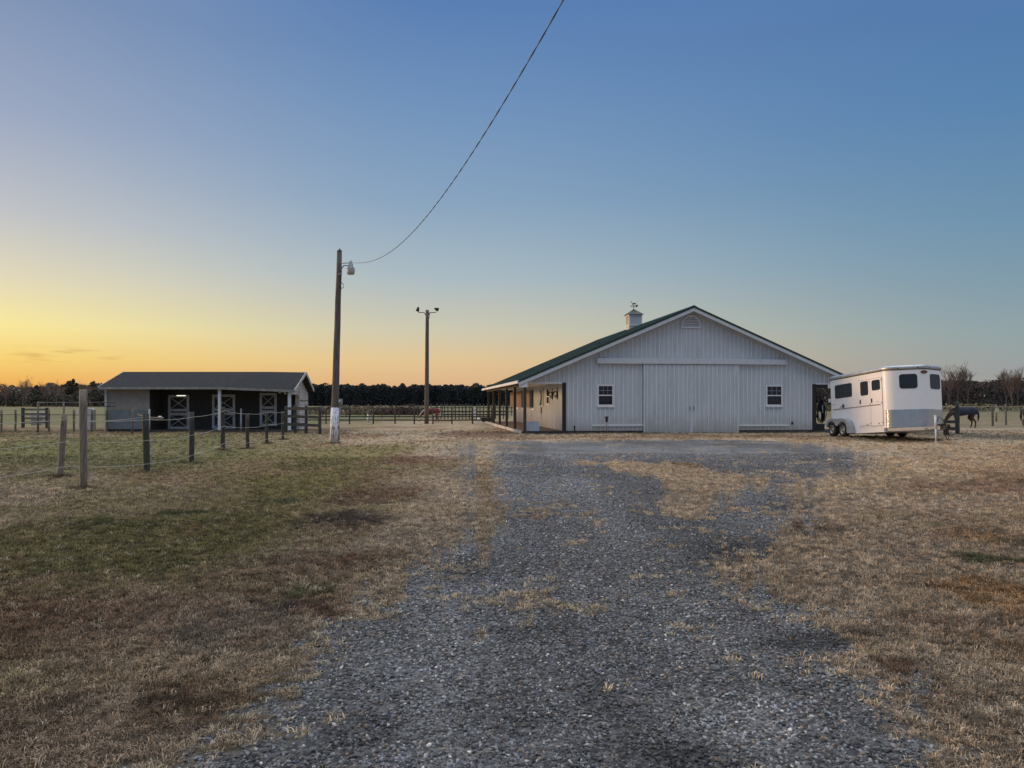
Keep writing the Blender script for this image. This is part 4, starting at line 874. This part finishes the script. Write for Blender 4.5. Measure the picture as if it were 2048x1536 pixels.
for i, (px, t_, b_, mm) in enumerate(((265, 818, 866, 'wood'), (482, 817, 862, 'greywhite'), (298.5, 818, 863, 'greywhite'))):
    X_, Z_, h = bottop(px, t_, b_); o = MB().tube([(0, 0, -.1), (0, 0, h*.5), (.01, 0, h)], [.06, .057, .055], 8).build('fence_post', M[mm], loc=(X_, Z_, 0)); tag(o, ('brown post standing before the left storage wall of the shed', 'pale post standing between the second and third stable doors', 'slim pale post at the edge of the open part of the shed')[i], 'post')

# right side: posts, wires, sign
rf = empty('pasture_fence', (22, 40, 0)); tag(rf, 'post and wire pasture fence on the right beyond the trailer', 'fence')
X_, Z_, h = bottop(1915, 803, 868); fpost(rf, X_, Z_, 1.68, .10, (-.02, 0), 'wooddark')
pR = []
for px, t_, b_ in ((1985.5, 809, 852), (2012, 808, 850), (2075, 808, 850), (2130, 808, 850), (1800, 809, 852), (1730, 809, 852)):
    X_, Z_, h = bottop(px, t_, b_); fpost(rf, X_, Z_, h, .07, (-.02, 0), 'wood'); pR.append((X_, Z_))
o = Vector(rf.location)
for z_ in (.75, 1.05, 1.35):
    m = MB(); m.tube([Vector((x_, y_, z_))-o for x_, y_ in sorted(pR)], .011, 5); m.build('wire', M['fencewire'], rf)
X_, Z_, h = bottop(1992.5, 813, 843)
sg = empty('sign_post', (X_, Z_, 0)); tag(sg, 'cream notice board on a short post behind the pasture fence', 'sign')
MB().tube([(0, 0, -.1), (0, 0, 1.5)], .07, 8).build('post', M['wood'], sg); bevel(MB().box(-.17, .17, -.12, -.08, .78, 1.06).box(-.12, .12, -.12, -.08, 1.06, 1.12).build('board', M['cream'], sg), .01, 1)
rail_fence('dark_rail_fence', 'dark low rail fence behind the horse trailer', [(15.2, 41.5), (18.5, 41.2), (21.8, 40.9), (24.0, 40.3)][0:0] or [(19.2, 39.3), (20.9, 38.9), (22.95, 38.7)], 1.2, (.28, .62), .06, .08)

# ------------------------------------------------------------------ horse trailer
TW = 2.6; TL = 4.2; NN = .88
tl = empty('horse_trailer', (15.9, 32.0, .293), (R(-4), 0, R(6.5))); tag(tl, 'white two axle horse trailer parked nose high at the right end of the barn', 'trailer')
def rpoly(pts, rad, off=0., n=7):
    out = []; k = len(pts)
    for i in range(k):
        p = Vector(pts[i]); a_ = (Vector(pts[i-1])-p).normalized(); b_ = (Vector(pts[(i+1) % k])-p).normalized(); r = rad[i]
        ang = math.acos(max(-1, min(1, a_.dot(b_)))); t = r/math.tan(ang/2)
        s0, s1 = p+a_*t, p+b_*t; c = p+(a_+b_).normalized()*(r/math.sin(ang/2))
        v0, v1 = s0-c, s1-c; t0 = math.atan2(v0.y, v0.x); t1 = math.atan2(v1.y, v1.x); dd = (t1-t0+math.pi) % (2*math.pi)-math.pi
        for j in range(n+1): tt = t0+dd*j/n; out.append((c.x+(r+off)*math.cos(tt), c.y+(r+off)*math.sin(tt)))
    return out
foot = [(0, -.28), (TW/2, -NN-.06), (TW, -.28), (TW, TL), (0, TL)]; frad = [.50, .42, .50, .06, .06]
m = MB(); m.prism(rpoly(foot, frad), 'z', .24, 2.73, smooth=True); body = m.build('body', M['whitepaint'], tl)
m = MB(); m.prism(rpoly(foot, frad, .012), 'z', 2.675, 2.70, smooth=True); m.build('roof_seam', M['black'], tl)
m = MB(); z_s = [(2.705, .02), (2.80, .02), (2.84, 0), (2.87, -.05), (2.89, -.14)]; pl = [rpoly(foot, frad, o_) for _, o_ in z_s]; k = len(pl[0]); vv = []
for (z_, _), p_ in zip(z_s, pl): vv += [(a_, b_, z_) for a_, b_ in p_]
ff = [(i*k+j, i*k+(j+1) % k, (i+1)*k+(j+1) % k, (i+1)*k+j) for i in range(len(z_s)-1) for j in range(k)]
m.add(vv, ff, True); m.f.append([len(m.v)-k+j for j in range(k)]); m.sm.append(False); m.f.append(list(range(k))[::-1]); m.sm.append(False)
m.build('roof', M['aluroof'], tl)
MB().box(-.004, TW+.004, .02, 2.32, .07, .237).build('skirt', M['whitepaint'], tl); MB().box(.0, TW, TL-.03, TL+.01, .1, .237).build('skirt', M['whitepaint'], tl)
m = MB(); m.box(.1, TW-.1, .1, TL-.1, .12, .235); m.build('chassis', M['iron'], tl)
# nose guard
pf = rpoly(foot, frad, .010, 7); pi = rpoly(foot, frad, .003, 7); seq = list(range(2, 8*3-2)); m = MB()
a_ = [pf[i] for i in seq]; b_ = [pi[i] for i in seq]; m.prism(a_+b_[::-1], 'z', .25, 1.0, smooth=True); m.build('nose_guard', mat('diamond_plate_guard', (.66, .66, .67), .22, metal=1, var=.12, scale=20, stretch=(6, 6, .1), bump=.25, bscale=50), tl)
# side windows, doors
def sidepanel(t0, t1, z0, z1, x0, x1, rad=.07, n=4):
    pts = rpoly([(t0, z0), (t1, z0), (t1, z1), (t0, z1)], [rad]*4, 0, n); return MB().prism(pts, 'x', x0, x1)
w_ = sidepanel(2.37, 3.75, 1.80, 2.38, -.012, 0, .09).build('window', M['glass2'], tl)
m = MB(); o1 = rpoly([(2.34, 1.77), (3.78, 1.77), (3.78, 2.41), (2.34, 2.41)], [.1]*4, 0, 4); m.prism(o1, 'x', -.008, .0); m.build('window_rim', M['black'], w_)
for (t0, t1, z0, z1, wz_0, wz_1, wt0, wt1) in ((.90, 1.757, .395, 2.42, 1.74, 2.37, 1.03, 1.62), (.04, .885, .36, 2.42, 1.90, 2.35, .15, .75)):
    gap = MB().box(-.006, .0, t0-.018, t1+.018, z0-.018, z1+.018).build('door_gap', M['stripe'], tl)
    d = MB().box(-.024, -.006, t0, t1, z0, z1).build('door', M['whitepaint'], tl); bevel(d, .006, 2)
    sidepanel(wt0, wt1, wz_0, wz_1, -.034, -.024, .09).build('window', M['glass2'], d)
    MB().box(-.045, -.024, t1-.13, t1-.06, 1.38, 1.56).build('latch', M['black'], d)
    m = MB()
    for z_ in (.48, 1.34, 2.33): m.box(-.04, -.024, t0-.0, t0+.05, z_-.025, z_+.025)
    m.build('hinge', M['alu'], d)
    MB().box(-.036, -.024, t0+.25, t0+.3, .42, .47).build('door_hold', M['black'], d)
m = MB(); m.box(-.009, -.0, 1.80, 4.05, 1.235, 1.285); m.box(-.027, -.0245, .16, 1.74, 1.235, 1.285); m.build('belt_stripe', M['stripe'], tl)
m = MB()
for t in np.arange(3.75, 4.08, .035): m.bar((-.006, t, 1.50+.012*math.sin(t*60)), (-.006, t+.03, 1.50-.012*math.sin(t*60)), .006, .012, (1, 0, 0))
for t in np.arange(.22, .42, .035): m.bar((-.027, t, 1.40+.012*math.sin(t*60)), (-.027, t+.03, 1.40-.012*math.sin(t*60)), .006, .012, (1, 0, 0))
m.build('script_lettering', M['stripe'], tl)
m = MB(); m.box(-.03, 0, 3.03, 3.16, 1.30, 1.46); m.box(-.03, 0, 3.08, 3.19, 1.42, 1.46); bevel(m.build('latch', M['black'], tl), .01); MB().box(-.02, 0, 3.26, 3.36, 1.34, 1.38).build('small_latch', M['black'], tl)
m = MB()
for z_ in (2.42, 1.72): m.box(-.06, .02, TL, TL+.09, z_-.09, z_+.09)
m.build('rear_hinge', M['trim'], tl)
m = MB()
for z_ in (.33, 2.56):
    for t in np.arange(.1, TL-.05, .14):
        if z_ < 1 and t > 2.2: continue
        if z_ > 1 or True: m.lathe([(.011, 0), (.007, -.006), (0, -.007)], (-.0, t, z_), 'x', 5)
m.build('rivet_row', M['alu'], tl)
MB().box(-.004, 0, 1.775, 1.785, .25, 2.58).build('panel_seam', M['stripe'], tl)
# nose windows
A_, N_, C_ = Vector((0, -.28)), Vector((TW/2, -NN-.06)), Vector((TW, -.28))
def facepanel(P, Q, f0, f1, z0, z1, off, th_, rad, mm, name, par, n=4):
    d = (Q-P); Lh = d.length; d.normalize(); nn_ = Vector((d.y, -d.x))
    pts = rpoly([(f0*Lh, z0), (f1*Lh, z0), (f1*Lh, z1), (f0*Lh, z1)], [rad]*4, 0, n); v0 = []; k = len(pts)
    for o_ in (off, off+th_): v0 += [(P.x+d.x*t+nn_.x*o_, P.y+d.y*t+nn_.y*o_, z) for t, z in pts]
    m = MB(); m.add(v0, [tuple(range(k)), tuple(range(2*k-1, k-1, -1))]+[(i, (i+1) % k, k+(i+1) % k, k+i) for i in range(k)]); return m.build(name, mm, par)
w_ = facepanel(A_, N_, .33, .80, 1.88, 2.49, -.02, .034, .11, M['glass2'], 'nose_window', tl)
w_ = facepanel(N_, C_, .26, .80, 1.86, 2.49, -.02, .034, .11, M['glass2'], 'nose_window', tl)
# badge
d = (N_-A_).normalized(); m = MB(); pts = [(.98+.125*math.cos(t*math.pi/10), 2.50+.0+.07*math.sin(t*math.pi/10)+.06) for t in range(20)]
nn_ = Vector((d.y, -d.x)); Lh = (N_-A_).length; v0 = []
for o_ in (.04, .10): v0 += [(N_.x+(t-.98)*1.15, N_.y+o_, z) for t, z in pts]
m.add(v0, [tuple(range(20)), tuple(range(39, 19, -1))]+[(i, (i+1) % 20, 20+(i+1) % 20, 20+i) for i in range(20)]); bdg = m.build('badge', M['maroon'], tl); bdg.location.y = -.005
m = MB()
for k_ in range(6): x_ = TW/2-.075+k_*.025; m.bar((x_, N_.y+.037, 2.54), (x_+.014*(1 if k_ % 2 else -1), N_.y+.037, 2.58), .004, .007, (0, 1, 0))
m.build('badge_lettering', M['cream'], bdg)
m = MB()
for f_, P, Q in ((.3, A_, N_), (.82, A_, N_), (.25, N_, C_), (.85, N_, C_)):
    p = P.lerp(Q, f_); m.lathe([(0, -.03), (.028, -.02), (.028, .02), (0, .03)], (p.x, p.y-.02, 2.75), 'x', 8)
m.lathe([(0, -.03), (.025, -.02), (.025, .02), (0, .03)], (-.015, .08, 2.75), 'y', 8); m.lathe([(0, -.03), (.025, -.02), (.025, .02), (0, .03)], (-.02, 3.2, 2.75), 'y', 8)
m.build('marker_light', mat('amber_marker', (.10, .04, .02), .4), tl)
# wheels and fender
for side in (0, 1):
    for tc_, zc in ((3.77, .31), (2.86, .26)):
        xo = -.13 if side == 0 else TW+.13; sg_ = -1 if side == 0 else 1
        prof = [(.17, -.10), (.20, -.105), (.27, -.11), (.315, -.095), (.335, -.05), (.338, 0), (.335, .05), (.315, .095), (.27, .11), (.20, .105), (.17, .10)]
        t_ = MB().lathe(prof, (0, 0, 0), 'x', 32).build('wheel', M['rubber'], tl); t_.location = (xo, tc_, zc)
        f = sg_; m = MB(); m.lathe([(.20, .095*f), (.205, .108*f), (.188, .108*f), (.18, .06*f), (.12, .04*f), (.07, .065*f), (.05, .10*f), (0, .105*f)], (0, 0, 0), 'x', 24)
        rm = m.build('rim', M['rim'], t_)
        m = MB()
        for k in range(8): an = k*math.pi/4; m.lathe([(0, .062*f), (.022, .060*f)], (0, .148*math.cos(an), .148*math.sin(an)), 'x', 8)
        for k in range(5): an = k*2*math.pi/5; m.lathe([(.012, .06*f), (.01, .085*f), (0, .087*f)], (0, .075*math.cos(an), .075*math.sin(an)), 'x', 6)
        m.build('rim_hole', M['black'], rm)
    wl_ = [(3.77, .31), (2.86, .26)]; rr_ = .40
    outer = [(2.17, .10), (2.25, .40), (2.38, .62), (2.55, .74), (2.78, .79), (3.3, .80), (3.8, .83), (4.05, .78), (4.2, .66), (4.24, .45)]
    inner = []
    for (tc_, zc), (d0, d1) in zip(wl_, ((12, 152), (28, 190))):
        for j in range(13): an = R(d0+(d1-d0)*j/12); inner.append((tc_+rr_*math.cos(an), zc+rr_*math.sin(an)))
    inner += [(2.44, .10)]
    x0, x1 = (-.262, -.238) if side == 0 else (TW+.238, TW+.262)
    fe = MB().prism(outer+inner, 'x', x0, x1).build('fender', M['fender'], tl)
    m = MB(); xa, xb = (-.24, .0) if side == 0 else (TW, TW+.24)
    for (p, q_) in zip(outer[:-1], outer[1:]): m.add([(xa, p[0], p[1]), (xb, p[0], p[1]), (xb, q_[0], q_[1]), (xa, q_[0], q_[1]), (xa, p[0], p[1]-.015), (xb, p[0], p[1]-.015), (xb, q_[0], q_[1]-.015), (xa, q_[0], q_[1]-.015)], [(0, 1, 2, 3), (4, 7, 6, 5), (0, 4, 5, 1), (3, 2, 6, 7)])
    m.build('fender_top', M['fender'], fe)
    MB().box(xa+.0 if side == 0 else xb, (xa+.02) if side == 0 else xb+.02, 2.2, 2.4, .09, .13).build('mud_trim', M['whitepaint'], fe)
# tongue
m = MB(); tip = (TW/2, -2.0, .19)
m.bar((.12, -.05, .17), (TW/2-.08, -1.85, .17), .06, .13); m.bar((TW-.12, -.05, .17), (TW/2+.08, -1.85, .17), .06, .13)
tg = m.build('tongue', M['alu'], tl)
m = MB(); m.box(TW/2-.14, TW/2+.14, -1.9, -1.55, .245, .26); m.build('tongue_plate', M['alu'], tg)
m = MB(); m.box(TW/2-.06, TW/2+.06, -2.2, -1.86, .15, .27); m.lathe([(0, -.05), (.07, -.05), (.08, .03), (.05, .1), (0, .12)], (TW/2, -2.2, .2), n=14); m.box(TW/2+.0, TW/2+.25, -1.75, -1.5, .22, .34); bevel(m.build('coupler', M['iron'], tg), .01)
jk = empty('dummy'); bpy.data.objects.remove(jk)
m = MB(); m.tube([(TW/2-.19, -1.72, .93-.26), (TW/2-.19, -1.72, .14)], .04, 12); m.lathe([(0, .01), (.045, 0), (.045, -.03), (0, -.03)], (TW/2-.19, -1.72, .69), n=12)
m.tube([(TW/2-.19, -1.72, .2), (TW/2-.19, -1.70, -.40)], .034, 12); m.lathe([(0, .02), (.07, 0), (.08, -.02), (0, -.02)], (TW/2-.19, -1.70, -.40), n=12); m.build('jack', M['trim'], tg)
m = MB(); m.tube([(TW/2-.1, -1.6, .3), (TW/2+.05, -1.6, .65), (TW/2+.2, -1.6, .55), (TW/2+.18, -1.6, .32), (TW/2-.02, -1.7, .28)], .014, 6)
m.tube([(TW/2+.1, -2.0, .15), (TW/2+.14, -2.05, -.15), (TW/2+.1, -2.0, -.32), (TW/2+.02, -1.95, -.1)], .02, 6); m.tube([(TW/2-.35, -1.4, .2), (TW/2-.5, -1.5, .12), (TW/2-.4, -1.6, .08), (TW/2-.25, -1.7, .14)], .012, 6); m.build('safety_chain', M['iron'], tg)
MB().box(TW/2+.1, TW/2+.24, -1.9, -1.75, -.12, .12).build('breakaway_box', M['black'], tg)

# ------------------------------------------------------------------ horses
def skin(name, verts, edges, mat_, parent=None, sub=2):
    me = bpy.data.meshes.new(name); me.from_pydata([v[:3] for v in verts], edges, []); o = bpy.data.objects.new(name, me); C.objects.link(o)
    sm_ = o.modifiers.new('skin', 'SKIN'); sm_.use_smooth_shade = True
    for i, v in enumerate(verts):
        sv = me.skin_vertices[0].data[i]; sv.radius = (v[3], v[4] if len(v) > 4 else v[3]); sv.use_root = (i == 0)
    ss = o.modifiers.new('sub', 'SUBSURF'); ss.levels = sub; ss.render_levels = sub
    bpy.context.view_layer.update(); dg = bpy.context.evaluated_depsgraph_get(); nm = bpy.data.meshes.new_from_object(o.evaluated_get(dg))
    bpy.data.objects.remove(o); nm.materials.clear(); nm.materials.append(mat_)
    nm.polygons.foreach_set('use_smooth', [True]*len(nm.polygons))
    o = bpy.data.objects.new(name, nm); C.objects.link(o); o.parent = parent; return o
def coat(name, c1, c2, th0, scale=2.2, white_low=False):
    m = mat(name, c1, .6, var=.1, scale=scale, col2=c2); r = m.node_tree.nodes['Color Ramp'].color_ramp; r.elements[0].position = th0; r.elements[1].position = th0+.04; return m
def horse(label, loc_, head, sc, body_m, hair_m, blanket=None, step=0., name='horse'):
    h = empty(name, loc_, (0, 0, head)); h.scale = (sc, sc, sc); tag(h, label, 'horse')
    V = [(-.62, 0, 1.24, .26, .25), (-.25, 0, 1.22, .27, .27), (.1, 0, 1.17, .28, .30), (.42, 0, 1.20, .24, .29), (.66, 0, 1.20, .15, .22),
         (.90, 0, 1.02, .10, .16), (1.10, 0, .76, .085, .13), (1.24, 0, .52, .08, .10), (1.27, 0, .36, .085, .10), (1.24, 0, .2, .06, .065), (1.22, 0, .1, .055, .05), (-.82, 0, 1.16, .16, .2)]
    E_ = [(0, 1), (1, 2), (2, 3), (3, 4), (4, 5), (5, 6), (6, 7), (7, 8), (8, 9), (9, 10), (0, 11)]
    for s_ in (-1, 1):
        k = len(V); f = step*s_
        V += [(.48, .14*s_, .92, .12), (.46+f*.3, .15*s_, .72, .085), (.48+f*.6, .15*s_, .43, .052), (.46+f, .15*s_, .14, .038), (.50+f, .15*s_, .04, .052)]
        E_ += [(3, k), (k, k+1), (k+1, k+2), (k+2, k+3), (k+3, k+4)]
        k = len(V); f = -step*s_*.6
        V += [(-.64, .15*s_, 1.0, .17), (-.50+f*.3, .16*s_, .76, .115), (-.76+f*.6, .15*s_, .50, .058), (-.72+f, .15*s_, .15, .040), (-.68+f, .15*s_, .04, .054)]
        E_ += [(0, k), (k, k+1), (k+1, k+2), (k+2, k+3), (k+3, k+4)]
    skin('body', V, E_, body_m, h)
    m = MB(); m.tube([(-.93, 0, 1.3), (-1.05, 0, 1.15), (-1.08, 0, .85), (-1.05, 0, .5)], [.035, .07, .075, .02], 8); m.build('tail', hair_m, h)
    m = MB()
    mp_ = [(.62, 1.45), (.84, 1.27), (1.05, 1.02), (1.22, .76), (1.31, .55)]
    m.tube([(a_, .02, b_) for a_, b_ in mp_], [.05, .06, .055, .045, .02], 6); m.build('mane', hair_m, h)
    m = MB()
    for s_ in (-1, 1): m.tube([(1.27, .06*s_, .55), (1.33, .08*s_, .63), (1.37, .085*s_, .67)], [.03, .025, .004], 6)
    m.build('ear', body_m, h)
    if blanket:
        secs = [(-1.0, 1.17, .2, .28), (-.85, 1.2, .29, .32), (-.5, 1.22, .34, .36), (0, 1.18, .345, .37), (.4, 1.2, .32, .36), (.68, 1.22, .24, .28)]
        vv, ff = [], []; n_ = 13
        for x_, cz, ry_, rz_ in secs:
            for j in range(n_): a_ = R(-38+256*j/(n_-1)); vv.append((x_, ry_*math.cos(a_), cz+rz_*math.sin(a_)+.0))
        for i in range(len(secs)-1):
            for j in range(n_-1): ff.append((i*n_+j, i*n_+j+1, (i+1)*n_+j+1, (i+1)*n_+j))
        m = MB(); m.add(vv, ff, True); b_ = m.build('blanket', blanket, h, fixn=False); so = b_.modifiers.new('thick', 'SOLIDIFY'); so.thickness = .02; su = b_.modifiers.new('s', 'SUBSURF'); su.levels = 1; su.render_levels = 1
    return h
hair = mat('dark_horsehair', (.015, .012, .012), .7)
bay = coat('dark_bay_coat', (.07, .035, .025), (.05, .025, .02), .5)
paint = coat('brown_and_white_coat', (.62, .58, .52), (.12, .05, .035), .50, 1.6)
x_, y_, _ = W(1926, 856, 48.0); horse('dark horse in a navy blanket grazing just right of the trailer', (x_, y_, H(x_, y_)*0-.02), R(176), .88, bay, hair, mat('navy_blanket', (.03, .032, .05), .8, var=.4, scale=3, col2=(.012, .012, .03)), .12)
x_, y_, _ = W(2068, 856, 47.5); horse('brown and white horse standing at the far right edge', (x_, y_, -.02), R(12), .92, paint, hair)
x_, y_, _ = W(861, 846.5, 60); horse('small pinto pony in a red blanket grazing behind the slim light pole', (x_, y_, 0), R(205), .76, paint, mat('white_mane', (.6, .57, .5), .7), mat('red_blanket', (.22, .03, .035), .85, var=.3, scale=1.5), .14)

# ------------------------------------------------------------------ trees
def tree_mat(name, c, v=.3): return mat(name, c, .95, var=v, scale=.5)
M['pine'] = tree_mat('dark_pine_needles', (.048, .056, .058)); M['pineL'] = tree_mat('olive_pine_needles', (.10, .088, .065)); M['bark'] = mat('grey_bark', (.16, .12, .10), .95); M['bareL'] = mat('brown_bare_twigs', (.22, .15, .11), .95)
def quads(cen, size, seed=0):
    r = np.random.default_rng(seed); n_ = len(cen)
    a = r.normal(size=(n_, 3)); a /= np.linalg.norm(a, axis=1)[:, None]; b_ = np.cross(a, r.normal(size=(n_, 3))); b_ /= np.linalg.norm(b_, axis=1)[:, None]
    s = (size*r.uniform(.6, 1.4, n_))[:, None]
    return np.stack([cen-a*s-b_*s*.6, cen+a*s-b_*s*.6, cen+a*s*.8+b_*s*.7, cen-a*s*.7+b_*s*.6], 1).reshape(-1, 3)
def leafmesh(name, V, mat_, parent=None, loc_=None):
    me = bpy.data.meshes.new(name); n_ = len(V)//4; me.vertices.add(len(V)); me.vertices.foreach_set('co', V.astype(np.float32).ravel())
    me.loops.add(n_*4); me.loops.foreach_set('vertex_index', np.arange(n_*4, dtype=np.int32)); me.polygons.add(n_); me.polygons.foreach_set('loop_start', np.arange(0, n_*4, 4, dtype=np.int32)); me.update(calc_edges=True)
    me.materials.append(mat_); o = bpy.data.objects.new(name, me); C.objects.link(o); o.parent = parent
    if loc_: o.location = loc_
    return o
def crown(r, h, base, n_, seed, wid=None, dens=9):
    q_ = np.random.default_rng(seed); pts = []
    for k in range(dens):
        zc = base+(h-base)*(.05+.9*k/(dens-1)); rc_ = r*(1-.55*abs((k/(dens-1))*2-.9)**2)*q_.uniform(.6, 1.15)
        c = np.array([q_.normal(0, r*.28), q_.normal(0, r*.28), zc]); d = q_.normal(size=(n_//dens, 3)); d /= np.linalg.norm(d, axis=1)[:, None]
        pts.append(c+d*np.array([rc_, rc_, (h-base)/dens*1.1])*q_.uniform(.55, 1.05, (len(d), 1)))
    return np.concatenate(pts)
# the far pine wood is one mass: rows of crowns down to the ground
def wood(name, label, xs0, xs1, Y0, depth, hgt, step, m_, seed, var=.12, yfun=None, leaf=.34, dens=1.0, rows=3):
    q_ = np.random.default_rng(seed); cen = []
    for r_ in range(rows):
        x_ = xs0+q_.uniform(0, step)
        while x_ < xs1:
            hh = hgt*(1+np.clip(q_.normal(0, var), -1.5*var, 2*var)); y_ = Y0+depth*r_/rows+q_.uniform(-3, 3)+(yfun(x_) if yfun else 0)
            n_ = int(330*dens); th_ = q_.uniform(0, 2*math.pi, n_); t_ = q_.random(n_)**.75
            top = q_.uniform(.62, .93)                      # rounded head on a straight sided mass
            rad = step*.78*np.where(t_ > top, np.sqrt(np.maximum(0, 1-((t_-top)/(1.001-top))**2)), 1)*q_.uniform(.75, 1.05, n_)*np.sqrt(q_.uniform(.25, 1, n_))
            cen.append(np.stack([x_+rad*np.cos(th_), y_+rad*np.sin(th_), t_*hh*q_.uniform(.97, 1.01, n_)+.1], 1)); x_ += step*q_.uniform(.6, 1.1)
    nb = int((xs1-xs0)*9*dens); bx_ = q_.uniform(xs0, xs1, nb); cen.append(np.stack([bx_, Y0+depth*.5+q_.uniform(-4, 4, nb)+(np.array([yfun(v) for v in bx_]) if yfun else 0), hgt*.86*q_.random(nb)], 1))   # shaded understorey
    cen = np.concatenate(cen); o = leafmesh(name, quads(cen, leaf, seed), m_); tag(o, label, 'woodland', kind='stuff'); return o
wood('pine_wood', 'dark even line of pine woodland along the horizon behind the light pole', -250, 100, 400, 24, 10.6, 3.3, M['pine'], 3, .075, None, .29, 2.3, 4)
wood('left_wood', 'hazy grey brown line of mixed woodland on the horizon behind the paddock', -420, -150, 330, 24, 7.6, 3.4, tree_mat('hazed_left_foliage', (.22, .19, .155)), 4, .2, lambda x: max(0, x+190)*.9, .30, 1.5)  # foliage colour lightened to stand for haze toward the sunset
wood('right_wood', 'brown and dark green woodland behind the pasture on the right', 60, 330, 245, 24, 8.7, 3.8, M['pine'], 5, .05, None, .32)
o = wood('bare_thicket', 'reddish brown thicket of bare saplings in front of the right wood', 60, 330, 230, 8, 7.6, 5.0, tree_mat('reddish_bare_saplings', (.115, .08, .072)), 6, .12, None, .16, 1.0, 2)
def bare_tree(label, x_, y_, h, seed, group, mm='bark', spread=.5, crown_m=None, depth=5):
    q_ = random.Random(seed); t = empty('bare_tree', (x_, y_, 0)); tag(t, label, 'tree', group); tk = MB(); tw = MB()
    def br(p, d, L_, r, lv):
        mid = p+d*L_*.5+Vector((q_.uniform(-1, 1), q_.uniform(-1, 1), 0))*L_*.05; e = p+d*L_
        (tk if lv == 0 else tw).tube([p, mid, e], [r, r*.8, r*.6], 5 if lv < 2 else 3, False)
        if lv >= depth: return
        for k in range(q_.choice((3, 3, 4)) if lv else 7):
            nd = (d+Vector((q_.uniform(-1, 1), q_.uniform(-1, 1), q_.uniform(-.25, .6)))*spread*(1.1 if lv else .9)).normalized(); st_ = p.lerp(e, q_.uniform(.55, 1.0) if lv else q_.uniform(.5, 1))
            br(st_, nd, L_*q_.uniform(.55, .8), r*.55, lv+1)
    br(Vector((0, 0, -.2)), Vector((q_.uniform(-.05, .05), 0, 1)), h*.47, h*.02, 0)
    tk.build('trunk', M[mm], t, fixn=False); tw.build('crown', M[mm], t, fixn=False); return t
lb = [('bare tree leaning over the far left edge of the sunset', -8, 308, 9.5), ('slender bare tree just right of the tallest sunset tree', 62, 316, 9.4), ('narrow bare tree half way between the sunset trees and the round pine', 80, 305, 8.9), ('twiggy bare tree touching the left side of the round topped pine', 125, 318, 9.6), ('little bare tree right of the round topped pine', 180, 315, 9.2), ('wide bare tree against the sunset at the far left edge', 12, 312, 8.5), ('tallest bare tree against the sunset left of the round topped pine', 46, 310, 10.2), ('thin bare tree just left of the round topped pine', 112, 312, 9.0), ('bare tree between the two bare sunset trees and the pine', 95, 314, 8.6), ('small bare tree between the round pine and the shed roof', 165, 308, 9.0)]
for i, (la, px, Y_, h) in enumerate(lb): bare_tree(la, (px-1024)*Y_/F, Y_, h, 20+i, 'bare trees on the sunset horizon', 'bareL')
rb_ = [('bare tree rising above the wood right beside the trailer nose', 1897, 225, 10.0), ('forked bare tree above the wood, second from the trailer', 1916, 226, 11.2), ('slim bare tree above the wood, third from the trailer', 1936, 225, 10.8), ('knotty bare tree above the wood right of the cream sign', 2012, 224, 10.4), ('bare tree above the wood at the right edge', 2036, 226, 11.2), ('pale bare tree standing low at the front of the right wood', 2024, 215, 9.2)]
for i, (la, px, Y_, h) in enumerate(rb_): bare_tree(la, (px-1024)*Y_/F, Y_, h, 40+i, 'bare trees above the right wood', 'bark', .42)
def pine(label, px, Y_, h, r, seed, base=.5):
    t = empty('pine_tree', ((px-1024)*Y_/F, Y_, 0)); tag(t, label, 'tree', 'round topped pines'); MB().tube([(0, 0, -.2), (.1, 0, h*.5), (0, 0, h*.85)], [h*.02, h*.016, h*.01], 6).build('trunk', M['bark'], t)
    leafmesh('crown', quads(crown(r, h, h*base, 700, seed, dens=8), .35, seed), M['pineL'], t)
pine('round topped pine standing above the left treeline', 145, 300, 10.6, 2.6, 5); pine('low round pine left of the bare sunset trees', 70, 300, 8.0, 2.8, 6, .1); pine('broad pine just left of the shed roof', 196, 290, 9.2, 3.4, 7, .1)
# brush
q_ = np.random.default_rng(9)
def brush(name, label, blobs, m_, n_=900, sz=.09):
    cs = []
    for x_, y_, rx, ry, h in blobs:
        d = q_.normal(size=(n_, 3)); d /= np.linalg.norm(d, axis=1)[:, None]; d[:, 2] = abs(d[:, 2]); cs.append(np.array([x_, y_, 0])+d*np.array([rx, ry, h])*q_.uniform(.6, 1.05, (n_, 1)))
    return tag(leafmesh(name, quads(np.concatenate(cs), sz, 3), m_), label, 'brush', kind='stuff')
brush('brush', 'low tan brush across the field between the poles', [((p-1024)*104/F, 104+q_.uniform(-3, 3), 3.6, 2, q_.uniform(.9, 1.3)) for p in range(650, 800, 22)], mat('tan_brush', (.27, .21, .14), .95, scale=.6, var=.3), 800, .12)
bb = tag(leafmesh('bramble_bush', quads(np.concatenate([np.array([(p-1024)*100/F, 100, 0])+(lambda d: d*np.array([rx, 1.6, h]))(np.abs(q_.normal(size=(2600, 3)))*0+(lambda e: np.stack([e[:, 0], e[:, 1], abs(e[:, 2])], 1)/np.linalg.norm(e, axis=1)[:, None])(q_.normal(size=(2600, 3)))*q_.uniform(.3, 1, (2600, 1))) for p, rx, h in ((822, 2.9, 1.55), (800, 2.4, 1.1), (776, 2.6, .9))]), .07, 8), M['rusty']), 'rounded reddish bramble bush just left of the slim light pole', 'bush')
brush('tall_grass', 'pale tall dry grass along the foot of the right wood', [(x0_, 150+q_.uniform(-8, 8), 7, 5, q_.uniform(.8, 1.5)) for x0_ in np.arange(55, 150, 7)], mat('pale_tall_grass', (.24, .21, .12), .95, scale=.4, var=.3), 900, .22)
